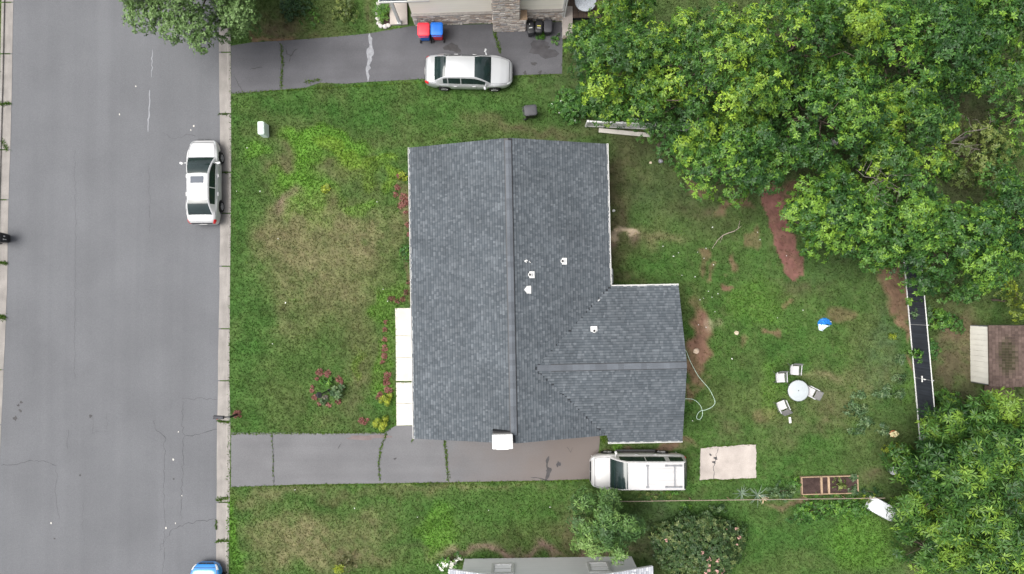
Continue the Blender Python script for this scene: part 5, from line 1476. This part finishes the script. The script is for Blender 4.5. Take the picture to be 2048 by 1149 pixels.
# white play slide shell on the lower boundary
c = P(1768, 1020, .35)
t = thing('plastic_shelter', 'white plastic shell lying at the end of the rail fence', 'shelter', (c.x, c.y, 0), math.radians(-28))
V_, F_ = [], []
for i in range(9):
    a = math.pi * i / 8
    for j, y in enumerate((-.42, -.38, 0, .38, .42)):
        k = .75 if j in (0, 4) else 1.0
        V_.append((.85 * k * math.cos(a), y, .55 * k * math.sin(a)))
F_ = [(i * 5 + j, i * 5 + j + 1, i * 5 + j + 6, i * 5 + j + 5) for i in range(8) for j in range(4)]
MB().add(V_, F_).build('shell', M['plastic'], t)
MB().box((0, 0, .02), (1.6, .8, .05)).build('floor', M['midgrey'], t)
# pots
c = P(1781, 866)
t = thing('flower_pot', 'terracotta pot with cream flowers on the back lawn', 'flower pot', (c.x, c.y, 0))
MB().lathe((0, 0, 0), [(.001, 0), (.12, 0), (.17, .26), (.19, .26), (.19, .31), (.16, .31), (.15, .22), (.001, .22)], 20).build('pot', M['terracotta'], t)
rs9 = np.random.RandomState(4)
v, cc = rosettes(np.array([[c.x, c.y, .36]]) + rs9.normal(size=(18, 3)) * .06, unit(rs9.normal(size=(18, 3)) + np.array([0, 0, 1.2])), rs9, 6, .14, .09, np.tile(np.array([.55, .50, .30]), (18, 1)))
build_leaves('flower', v, cc, t)
# fallen branch
t = thing('fallen_branch', 'thin pale fallen branch lying on the back lawn', 'branch', P(1455, 478, 0))
bp_ = [(1424, 498), (1436, 480), (1446, 471), (1458, 466), (1468, 463), (1476, 458), (1480, 442)]
MB().tube([P(x, y, .03) for x, y in bp_], [.012, .018, .022, .026, .024, .018, .008], 6).tube([P(1446, 471, .03), P(1440, 486, .04)], [.014, .006], 5).tube([P(1468, 463, .03), P(1484, 452, .05)], [.014, .006], 5).build('stick', surf('pale_bark', (.30, .25, .22), .95, .1, .2, 9), t, True)
# litter on the lawns
lit = [(1425, 455), (1395, 505), (1412, 497), (1408, 517), (1427, 530), (1357, 506), (1326, 493), (1364, 551), (1390, 554), (1347, 513), (1400, 600), (1407, 597), (1417, 583), (1424, 595), (1436, 588), (1430, 624), (1606, 621), (1555, 636), (1464, 718), (1573, 512), (1520, 480), (1515, 465), (1385, 842), (754, 404), (520, 383), (473, 383), (494, 296), (571, 606), (545, 688), (766, 579), (775, 603), (590, 980), (709, 1017), (977, 1021), (1100, 1015), (835, 1035), (1236, 262), (1183, 912), (1352, 905), (556, 478), (1412, 655), (1397, 650)]
lm_ = [MB().box((0, 0, 0), (a, b, .012), rz=q, rx=.12, bev=.003).mesh('paper_scrap', M['white']) for a, b, q in ((.055, .04, .3), (.04, .035, 1.0), (.08, .05, .8))]
for i, (x, y) in enumerate(lit):
    o = bpy.data.objects.new('paper_scrap', lm_[2 if i % 9 == 0 else i % 2]); COL.objects.link(o)
    o.location = P(x, y, .05); o.rotation_euler = (0, 0, i * 1.3)
    tag(o, 'tiny white paper scrap lying on the grass', 'litter', 'paper scraps scattered on the lawns')

# ------------------------------------------------------------------ trees
MG = 'maples beyond the back yard'
tree('bright maple overhanging the wooden deck beside the stone house', 1250, 140, 118, 104, 2.6, 7.2, 'ros', PAL['maple'], 101, group=MG, tone=.46)
tree('tall maple behind the white picket fence with yellow shoot tips', 1425, 165, 165, 150, 3.0, 9.8, 'ros', PAL['maple'], 102, group=MG, tone=.48, trunk_r=.22)
tree('maple leaning over the back lawn beside the fallen branch', 1465, 315, 112, 98, 2.8, 7.6, 'ros', PAL['maple2'], 103, group=MG, tone=.44)
tree('large maple between the yellow tipped one and the woods', 1610, 70, 150, 130, 3.0, 10.0, 'ros', PAL['maple'], 104, group=MG, tone=.50, trunk_r=.22)
tree('shaded maple over the grey bucket', 1640, 235, 120, 110, 2.8, 8.2, 'ros', PAL['maple2'], 105, group=MG, tone=.36)
tree('small maple with branches hanging over the red mulch strip', 1655, 425, 88, 100, 2.4, 5.8, 'ros', PAL['maple2'], 106, group=MG, tone=.46)
tree('maple in the woods with bright shoots, behind the grey bucket', 1810, 95, 130, 130, 3.0, 9.4, 'ros', PAL['maple2'], 107, group=MG, tone=.44, trunk_r=.2)
tree('maple with yellow tips between the red mulch and the clearing', 1800, 265, 110, 100, 2.6, 7.8, 'ros', PAL['maple'], 108, group=MG, tone=.42)
tree('deep green maple beside the weedy clearing in the woods', 1975, 75, 120, 130, 3.0, 9.0, 'ros', PAL['maple2'], 109, group=MG, tone=.40)
tree('maple at the bare dirt patch near the fence end', 1800, 440, 110, 105, 2.6, 7.0, 'ros', PAL['maple2'], 110, group=MG, tone=.48)
tree('dense maple shading the back of the shed yard', 1925, 500, 118, 95, 2.6, 7.4, 'ros', PAL['maple2'], 111, group=MG, tone=.47)
tree('maple beside the shed with pale green tips', 2035, 440, 85, 110, 2.6, 7.0, 'ros', PAL['maple2'], 112, group=MG, tone=.40)
tree('slim young tree in the weedy clearing by the shed yard', 2040, 230, 60, 80, 2.0, 5.6, 'ros', PAL['maple2'], 113, group=MG, tone=.45, dens=18)
tree('sparse yellow green young tree in the weedy clearing', 1955, 300, 85, 75, 1.2, 3.6, 'ros', PAL['yellowbush'], 116, tone=.45, L=.16, cl=(.5, .8), trunk_r=.06, name='sapling', dens=60)
tree('yellow green sapling beside the old shed roof', 2042, 600, 44, 40, 1.4, 3.6, 'ros', PAL['lime'], 114, tone=.35, L=.14, cl=(.35, .6), trunk_r=.06, name='sapling')
tree('young maple between the deck table and the big maples', 1246, 30, 52, 44, 1.8, 5.4, 'ros', PAL['maple'], 117, tone=.45, cl=(.5, .85), trunk_r=.08, name='sapling')
tree('leafy sapling leaning over the low stone wall', 1163, 78, 36, 28, 1.2, 3.4, 'ros', PAL['maple'], 118, tone=.5, L=.16, cl=(.35, .6), trunk_r=.05, name='sapling')
tree('small dark leaved tree between the picket fence and the lawn', 1338, 270, 52, 46, 1.4, 4.6, 'ros', PAL['vine'], 115, tone=.30, L=.13, cl=(.45, .75), trunk_r=.09, name='sapling')
AG = 'feathery trees beyond the garden bed'
tree('large feathery leaved tree beside the wooden ramp', 1965, 900, 120, 118, 2.2, 6.6, 'ros', PAL['ash'], 121, group=AG, dens=62, L=.33, wide=.22, k=9, tone=.48, name='feathery_tree')
tree('feathery tree crowding the garden bed end and teal tub', 1880, 985, 90, 110, 1.8, 5.8, 'ros', PAL['ash'], 122, group=AG, dens=62, L=.33, wide=.22, k=9, tone=.44, name='feathery_tree')
tree('feathery tree deepest in the thicket beyond the white plastic shell', 1985, 1080, 105, 100, 2.0, 6.2, 'ros', PAL['ash'], 123, group=AG, dens=62, L=.33, wide=.22, k=9, tone=.46, name='feathery_tree')
tree('low feathery tree at the overgrown end of the black fence', 1895, 860, 52, 58, 1.2, 3.6, 'ros', PAL['ash'], 124, group=AG, dens=80, L=.30, wide=.22, k=9, tone=.5, cl=(.5, .8), trunk_r=.08, name='feathery_tree')
tree('low feathery tree between the white plastic shell and the lawn', 1850, 1095, 50, 60, 1.0, 3.4, 'ros', PAL['ash'], 125, group=AG, dens=80, L=.30, wide=.22, k=9, tone=.42, cl=(.45, .75), trunk_r=.07, name='feathery_tree')
tree('fine leaved street tree overhanging the road and neighbour driveway', 392, -38, 158, 140, 2.6, 7.4, 'fine', PAL['locust'], 130, dens=230, L=.15, tone=.66, cl=(.6, 1.05), k=7, name='street_tree', trunk_r=.2, base=(480, 10), low=.5, sd=.12)
tree('feathery light green tree at the corner of the grey gable house', 1208, 1052, 74, 70, 1.6, 4.6, 'ros', PAL['willow'], 131, dens=100, L=.26, wide=.24, k=8, tone=.5, cl=(.5, .85), trunk_r=.09, name='feathery_tree')

def dead_tree(label, base, tips, zb, seed):
    rs_d = np.random.RandomState(seed); g = P(*base)
    t = thing('dead_tree', label, 'tree', (g.x, g.y, 0))
    top = P(base[0], base[1], zb)
    MB().tube([Vector((g.x, g.y, -.1)), Vector((g.x + .05, g.y, zb * .5)), Vector((top.x, top.y, zb))], [.12, .09, .06], 8).build('trunk', M['palebark'], t, True)
    for (x, y, z) in tips:
        m_ = MB(); e = P(x, y, z); limb(m_, Vector((top.x, top.y, zb * .9)), e, .03, .010, rs_d, 6, .2)
        for k in range(4):
            f = .35 + .16 * k; a = Vector((top.x, top.y, zb * .9)).lerp(e, f) + Vector((0, 0, .25)); limb(m_, a, a + Vector((rs_d.uniform(-.8, .8), rs_d.uniform(-.8, .8), rs_d.uniform(.1, .5))), .012, .005, rs_d, 3, .2)
        m_.build('branch', M['palebark'], t, True)
M['palebark'] = surf('pale_dead_bark', (.15, .135, .12), .95, .1, .2, 6)
dead_tree('dead grey branches between the mulch strip and the clearing', (1760, 365), [(1712, 340, 5.2), (1790, 350, 5.6), (1748, 405, 5.0), (1735, 372, 5.4), (1800, 385, 5.2)], 4.2, 5)
dead_tree('bare grey branches in the weedy clearing under the maples', (1900, 285), [(1860, 230, 4.6), (1990, 240, 3.2), (1960, 300, 3.0), (1850, 300, 3.6)], 3.4, 6)

# ------------------------------------------------------------------ shrubs and plants
S = shrub
S('flowering_bush', 'dark green bush with pink blossoms beside the grey gable house', 'bush', 1402, 1098, 2.75, 2.1, 'ros', PAL['myrtle'], 201, dens=120, L=.15, tone=.42, ry=1.75, cl=.6, flowers=((.62, .36, .32), 30, .09))
S('climbing_bush', 'glossy green bush with small white flowers by the picket fence', 'bush', 1152, 208, 1.35, 1.3, 'ros', PAL['vine'], 202, dens=130, L=.13, tone=.45, ry=1.0, cl=.5, flowers=((.7, .72, .68), 14, .035))
S('climbing_bush', 'low green bush tucked behind the picket fence', 'bush', 1222, 222, 1.2, 1.2, 'ros', PAL['vine'], 203, dens=130, L=.13, tone=.40, ry=.75, cl=.45)
S('round_shrub', 'rounded yellow green shrub at the driveway edge of the front bed', 'shrub', 763, 848, .46, .55, 'ros', PAL['lime'], 204, dens=420, L=.13, tone=.72, k=6, wide=.3)
S('round_shrub', 'rounded yellow green shrub with red mulch behind it', 'shrub', 772, 800, .40, .5, 'ros', PAL['lime'], 205, dens=420, L=.13, tone=.72, k=6, wide=.3)
S('bushy_plant', 'large pale green leafy plant in the round flower bed', 'plant', 676, 785, .44, .6, 'ros', PAL['bluegreen'], 206, dens=110, L=.20, tone=.55, wide=.5)
S('bushy_plant', 'yellow green leafy plant behind the lantern in the flower bed', 'plant', 655, 765, .42, .4, 'ros', PAL['weed'], 207, dens=110, L=.15, tone=.65, wide=.5, ry=.25)
S('bushy_plant', 'small leafy plant at the rim of the round flower bed', 'plant', 648, 803, .25, .2, 'ros', PAL['bluegreen'], 208, dens=110, L=.12, tone=.45)
S('dry_bush', 'small dry grey bush beside the lantern', 'plant', 650, 795, .18, .25, 'fine', ((.12, .10, .085), (.19, .165, .145), (.25, .22, .20)), 209, dens=200, L=.07)
S('yellow_bush', 'yellow green ornamental bush beside the neighbour driveway', 'bush', 688, 20, .75, .8, 'ros', PAL['yellowbush'], 210, dens=120, L=.14, tone=.5)
S('evergreen_bush', 'dark evergreen bush between the street tree and yellow bush', 'bush', 585, 12, .85, 1.0, 'fine', PAL['dark'], 211, dens=150, L=.13, tone=.5)
S('weedy_bush', 'sparse weedy bush beside the dark evergreen', 'bush', 622, 32, .7, .5, 'fine', PAL['weed'], 212, dens=60, L=.11, tone=.35)
S('porch_plant', 'small bright fern in the dark bed by the white porch', 'plant', 765, 22, .40, .5, 'frond', PAL['weed'], 213, dens=60, L=.32, tone=.5)
S('hydrangea', 'hydrangea with white flower heads at the grey house corner', 'bush', 903, 1128, .65, .9, 'ros', PAL['weed'], 214, dens=120, L=.15, tone=.5, wide=.6, flowers=((.72, .72, .66), 9, .16))
S('spiky_plant', 'bright yellow green starry plant in the dry front bed', 'plant', 677, 1138, .26, .3, 'ros', PAL['lime'], 215, dens=120, L=.24, tone=.6, wide=.16, k=10)
S('dry_bush', 'brownish low bush around the starry plant', 'bush', 694, 1122, .7, .4, 'fine', ((.05, .06, .02), (.085, .09, .035), (.13, .115, .05)), 216, dens=80, L=.11)
S('leafy_plant', 'single broad leafed yellow plant in the front lawn weeds', 'plant', 651, 377, .24, .22, 'ros', PAL['lime'], 217, dens=110, L=.14, tone=.6, wide=.6)
S('weed_clump', 'leafy weed clump in front of the black bins', 'plant', 1083, 71, .26, .3, 'ros', PAL['weed'], 218, dens=140, L=.14, tone=.6)
S('weed_clump', 'leafy weed clump by the low stone wall', 'plant', 1113, 78, .3, .3, 'ros', PAL['weed'], 219, dens=110, L=.12, tone=.4)
for i, (x, y) in enumerate(((1802, 720), (1801, 757), (1803, 790))):
    S('grey_green_plant', ('grey green plant on the lawn nearest the shed side of the fence', 'grey green plant between two others along the black fence', 'grey green plant nearest the feathery trees by the fence')[i], 'plant', x, y, .33, .35, 'ros', PAL['bluegreen'], 220 + i, dens=90, L=.19, tone=.5, wide=.3)
for i, (x, y, r_, ry, lb) in enumerate(((1712, 818, .75, .45, 'broad sprawling squash vine on the back lawn'), (1733, 845, .5, .45, 'patch of squash vine leaves near the flower pot'), (1760, 790, .45, .22, 'thin squash runner reaching towards the black fence'), (1776, 782, .18, .5, 'narrow upright squash runner tip'), (1715, 862, .5, .15, 'short squash runner pointing back to the house'), (1770, 862, .42, .4, 'leafy plant beside the terracotta pot'), (1718, 790, .45, .2, 'loose squash leaves beside the broad sprawling vine'))):
    S('squash_vine', lb, 'plant', x, y, r_, .22, 'ros', PAL['bluegreen'], 230 + i, dens=75, L=.15, tone=.42, ry=ry, wide=.6, cl=.2, ncl=max(6, int(r_ * ry * 45)), stems=False, k=5)
for i, (x, y, r_, ry, lb, pal, h) in enumerate(((1565, 985, .95, .45, 'blue green leafy plants between strap plants and raised bed', 'bluegreen', .5), (1590, 965, .4, .4, 'leafy clump touching the raised bed end', 'weed', .45), (1640, 1022, 1.3, .55, 'bright weeds along the rail fence behind the raised bed', 'weed', .7), (1705, 1020, 1.1, .55, 'thick bright weeds by the white plastic shell', 'weed', .8), (1600, 1040, .9, .35, 'scrubby weeds on the lawn behind the strap plants', 'vine', .5), (1650, 993, 1.3, .13, 'thin row of weeds between rail and raised bed', 'weed', .3), (1735, 997, .8, .3, 'weeds smothering the rail fence end', 'lime', .5), (1437, 1018, .55, .35, 'pale leafy plant behind the rail fence opposite the concrete pad', 'bluegreen', .55), (1372, 1015, .35, .3, 'small drooping plant behind the rail fence opposite the white vehicle', 'weed', .4), (1680, 968, .42, .42, 'leafy vegetable plants inside the raised bed', 'yellowbush', .45), (1708, 982, .3, .3, 'pale cabbage like plant at the raised bed corner by the rail', 'bluegreen', .45), (1708, 955, .2, .2, 'small pale plant at the raised bed corner facing the lawn', 'bluegreen', .4), (1800, 905, .9, .5, 'yellow green weeds near the overgrown fence end', 'lime', .7), (1740, 985, .9, .25, 'dark weeds between the bed and the feathery trees', 'dark', .5), (1860, 700, .45, .8, 'vine climbing over the black fence', 'vine', 1.7), (1880, 640, .9, .6, 'bright bush behind the black fence', 'weed', 1.6), (1850, 625, .35, .6, 'blue green bush pressing on the black fence', 'bluegreen', 1.6), (1832, 707, .25, .25, 'small sprig hanging over the fence rail', 'weed', 1.5), (1822, 606, .2, .2, 'small leafy sprig at the fence foot', 'weed', .5), (1786, 672, .22, .22, 'yellow green weed near the fence middle', 'lime', .25), (1900, 800, .9, .5, 'bright undergrowth between bare ground by the shed and feathery trees', 'weed', 1.2), (1985, 810, 1.4, .35, 'undergrowth between the wooden ramp and the feathery trees', 'weed', 1.2), (1915, 650, .5, .6, 'bramble scrub in front of the white shed wall', 'vine', .7), (1925, 590, 1.2, .5, 'shrubby edge of the woods behind the shed', 'vine', 2.0), (1960, 290, 1.0, .8, 'low scrub in the weedy clearing', 'yellowbush', .6), (1990, 340, 1.3, .8, 'yellowish scrub in the clearing under the maples', 'yellowbush', .7), (1900, 330, 1.0, .8, 'green scrub at the clearing edge', 'weed', 1.0), (2020, 300, .8, .8, 'leafy scrub beside the slim young tree in the clearing', 'weed', .9), (1885, 1120, .5, .5, 'scrub under the deepest feathery tree', 'vine', .6), (812, 505, .26, .5, 'dark green plant under the front gutter', 'vine', .6), (803, 352, .3, .28, 'lime weed clump by the front bed', 'lime', .3), (1310, 990, 1.1, .22, 'olive weeds along the rail fence beside the white vehicle', 'yellowbush', .25), (1340, 985, .6, .15, 'green weeds beside the white vehicle tyres', 'weed', .25))):
    S('weed_patch' if h < 1 else 'bush', lb, 'weeds' if h < 1 else 'bush', x, y, r_, h, 'ros', PAL[pal], 250 + i, dens=100, L=.13 if h < 1 else .16, tone=.42, ry=ry, wide=.5, cl=min(.34, max(.12, ry * .6)), ncl=max(6, int(r_ * ry * 26)), k=6)

# strap-leaved plants by the boundary
def strap_plant(label, px, py, n, L, seed, pal=((.09, .13, .09), (.16, .22, .15))):
    rs = np.random.RandomState(seed); c = P(px, py)
    t = thing('strap_leaf_plant', label, 'plant', (c.x, c.y, 0))
    for i in range(n):
        a = i * 2.4 + rs.uniform(-.3, .3); l_ = L * rs.uniform(.6, 1.1); w_ = .035
        V_ = []
        for k in range(6):
            f = k / 5; r_ = l_ * (f * .9); z = l_ * (.75 * f - .55 * f * f) + .03
            ww = w_ * (1 - f * .85)
            x, y = r_ * math.cos(a), r_ * math.sin(a); sx, sy = -math.sin(a) * ww, math.cos(a) * ww
            V_ += [(x + sx, y + sy, z), (x, y, z - .01), (x - sx, y - sy, z)]
        cc = tuple(np.array(pal[0]) + (np.array(pal[1]) - np.array(pal[0])) * rs.rand())
        MB().add(V_, [(k * 3 + j, k * 3 + j + 1, k * 3 + j + 4, k * 3 + j + 3) for k in range(5) for j in range(2)], True, cc).build('leaf', M['leaf'], t)
strap_plant('strap leaved plant by the concrete pad corner', 1482, 986, 13, .62, 1); strap_plant('larger strap leaved plant sprawling by the rail fence', 1514, 990, 15, .85, 2)
strap_plant('dry straw coloured strap plant lying over the rail', 1526, 998, 9, .42, 3, ((.40, .30, .18), (.55, .45, .30)))

# low red flowers and mulch beds
def chip_patch(name, label, spots, seed, col=PAL['redleaf'], n=34, L=.085):
    rs = np.random.RandomState(seed)
    c = P(*spots[0][:2]); t = thing(name, label, 'flower bed', (c.x, c.y, 0))
    for (x, y, r_) in spots:
        p = P(x, y); m_ = max(10, int(n * (r_ / .2) ** 2))
        rr = r_ * np.sqrt(rs.rand(m_)); aa = rs.rand(m_) * 6.283
        C_ = np.stack([p.x + rr * np.cos(aa), p.y + rr * np.sin(aa), .03 + .05 * rs.rand(m_)], -1)
        v, cc = rosettes(C_, unit(rs.normal(size=(m_, 3)) * .5 + np.array([0, 0, 1.])), rs, 5, L, L * .5, mixpal(rs.normal(size=m_) * .3 + .5, col))
        v[:, 2] = np.maximum(v[:, 2], .012)
        build_leaves('red_flower_patch', v, cc, t)
chip_patch('red_flower_ring', 'ring of red flowers around the lantern bed', [(640, 745, .2), (655, 747, .2), (678, 758, .16), (684, 765, .14), (625, 775, .12), (630, 795, .16), (640, 808, .14), (658, 810, .14), (676, 803, .18), (624, 782, .1), (634, 757, .1), (688, 775, .1)], 301)
chip_patch('red_flower_border', 'strip of red flowers beside the concrete front walk', [(770, 680, .14), (769, 697, .18), (768, 712, .18), (775, 752, .22), (773, 765, .2), (772, 645, .1), (774, 780, .16), (757, 795, .16), (761, 788, .12), (779, 782, .18), (765, 724, .12), (770, 660, .12)], 302)
chip_patch('red_flower_spot', 'single patch of red flowers near the driveway edge', [(723, 842, .18), (730, 846, .1), (735, 840, .08)], 303)
chip_patch('red_flower_spot', 'red flowers around the mailbox post', [(475, 827, .2), (470, 832, .12), (480, 830, .12)], 304)
chip_patch('red_flower_border', 'scattered red flowers under the front gutter near the lime weeds', [(800, 352, .18), (795, 375, .16), (792, 390, .14), (808, 395, .22), (803, 412, .2), (812, 405, .18), (815, 450, .12), (817, 470, .12), (812, 425, .12), (818, 520, .1)], 305)
chip_patch('red_flower_border', 'red leaved ground cover where the front walk ends', [(785, 598, .14), (795, 602, .14), (805, 600, .16), (812, 585, .14), (817, 565, .12), (780, 597, .1)], 306, ((.06, .035, .02), (.11, .05, .035), (.17, .07, .05)))

# white edging stones of the porch bed
for i, (x, y) in enumerate(((757, 8), (757, 18), (756, 28), (757, 38), (758, 47), (763, 53), (770, 54), (777, 52))):
    stonepile('edging_stone', 'pale edging stone round the dark porch bed', x + rnd.uniform(-1, 1), y, .16, (.42, .40, .38), flat=.5)['group'] = 'edging stones of the porch bed'
o = struct_root('porch_bed', P(768, 25, 0)); MB().prism([tuple(P(x, y, .0).xy) for x, y in ((758, -20), (781, -20), (780, 51), (764, 52), (758, 44))], -.05, .03).build('dark_mulch', M['soil'], o, True)

# ------------------------------------------------------------------ grass (uncountable: one object)
rs = np.random.RandomState(77)
N = 560000
gxp = rs.uniform(-50, 2098, N); gyp = rs.uniform(-50, 1200, N)
bad = (gxp < road_r(gyp) + 21.5) & (gxp > road_l(gyp) - 25)
for pl, gr in ((DRIVE_TOP, 0), (DRIVE_BOT, 0), (WALK, 0), (PAD, 0)):
    bad |= inpoly(gxp, gyp, pl)
wx, wy = Pn(gxp, gyp, 0.)
hx, hy = (wx - Bc.x) * math.cos(TH) + (wy - Bc.y) * math.sin(TH), -(wx - Bc.x) * math.sin(TH) + (wy - Bc.y) * math.cos(TH)
bad |= (hx > .4) & (hx < 10.05) & (hy > .3) & (hy < 15.1)
bad |= (hx > 9) & (hx < 13.8) & (hy > -.05) & (hy < 7.5)
bad |= (wy > A.y - .1) & (wx > A.x - 1.8) & (wx < B2.x + 4.2)
bad |= (wy < E1.y + .0) & (wx > E1.x) & (wx < E2.x)
bad |= (gxp > 1605) & (gxp < 1716) & (gyp > 954) & (gyp < 990)
bad |= (gxp > 1942) & (gyp > 650) & (gyp < 766)
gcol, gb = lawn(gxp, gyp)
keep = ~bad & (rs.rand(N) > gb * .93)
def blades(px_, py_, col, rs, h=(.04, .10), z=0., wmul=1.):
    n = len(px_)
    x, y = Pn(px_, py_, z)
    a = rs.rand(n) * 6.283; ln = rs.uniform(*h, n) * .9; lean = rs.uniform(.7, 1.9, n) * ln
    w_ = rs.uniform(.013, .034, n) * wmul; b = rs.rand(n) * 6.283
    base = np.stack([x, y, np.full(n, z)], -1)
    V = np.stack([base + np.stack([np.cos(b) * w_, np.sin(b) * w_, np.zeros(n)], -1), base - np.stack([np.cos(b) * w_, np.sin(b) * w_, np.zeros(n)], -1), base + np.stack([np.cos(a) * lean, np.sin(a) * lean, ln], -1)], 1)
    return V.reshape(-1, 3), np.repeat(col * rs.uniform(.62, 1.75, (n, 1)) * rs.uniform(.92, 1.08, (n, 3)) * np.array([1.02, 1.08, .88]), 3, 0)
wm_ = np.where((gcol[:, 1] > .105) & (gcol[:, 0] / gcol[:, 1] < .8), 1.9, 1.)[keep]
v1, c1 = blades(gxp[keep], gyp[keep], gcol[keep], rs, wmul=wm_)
# grass in joints and cracks
jl = [([(543, 868), (546, 920), (547, 968)], 90, .9), ([(773, 868), (762, 895), (757, 925), (760, 962)], 260, 2.2), ([(889, 880), (893, 915), (896, 962)], 330, 2.6), ([(823, 884), (831, 870)], 50, 1.5), ([(563, 92), (565, 130), (562, 178)], 260, 3.0), ([(988, 62), (995, 85), (1000, 105)], 260, 3.0), ([(610, 165), (640, 160)], 120, 3), ([(792, 765), (826, 765)], 60, .8), ([(826, 640), (829, 850)], 260, 1.6), ([(438, 228), (458, 230)], 90, 2), ([(440, 345), (458, 346)], 70, 2), ([(436, 842), (458, 846)], 120, 2.5), ([(434, 1000), (456, 996)], 200, 4), ([(433, 1083), (456, 1080)], 160, 3), ([(0, 210), (20, 207)], 160, 4), ([(0, 525), (14, 528)], 120, 4), ([(0, 633), (10, 636)], 180, 6), ([(4, 280), (14, 300)], 160, 5), ([(432, 1040), (433, 1060)], 80, 1.5), ([(1206, 872), (1208, 885)], 160, 4), ([(792, 620), (792, 850)], 160, 1.0), ([(462, 868), (780, 866)], 500, 1.6), ([(462, 974), (1180, 961)], 900, 1.6), ([(462, 187), (1115, 150)], 800, 1.6), ([(1400, 961), (1513, 957)], 260, 2), ([(1402, 896), (1512, 889)], 260, 2)]
xs, ys_ = [], []
for pts, n, sp in jl:
    t = rs.rand(n) * (len(pts) - 1); i = t.astype(int); f = t - i
    p = np.array(pts, float)
    q = p[i] + (p[i + 1] - p[i]) * f[:, None] + rs.normal(size=(n, 2)) * sp * .5
    xs.append(q[:, 0]); ys_.append(q[:, 1])
xs, ys_ = np.concatenate(xs), np.concatenate(ys_)
onroad = (xs < road_r(ys_) + 19) & (xs > road_l(ys_) - 19)
va, ca = blades(xs[~onroad], ys_[~onroad], np.tile(np.array([.075, .125, .022]), ((~onroad).sum(), 1)), rs, (.03, .09), .02)
vb_, cb = blades(xs[onroad], ys_[onroad], np.tile(np.array([.060, .105, .022]), (onroad.sum(), 1)), rs, (.04, .10), RZ + .02)
Vg = np.concatenate([v1, va, vb_]); Cg = np.concatenate([c1, ca, cb])
g_ = np_mesh('lawn_grass', Vg, np.arange(len(Vg)).reshape(-1, 3), Cg, M['grass'], kind='stuff')
tag(g_, 'short green lawn grass with dry patches round the houses', 'grass')
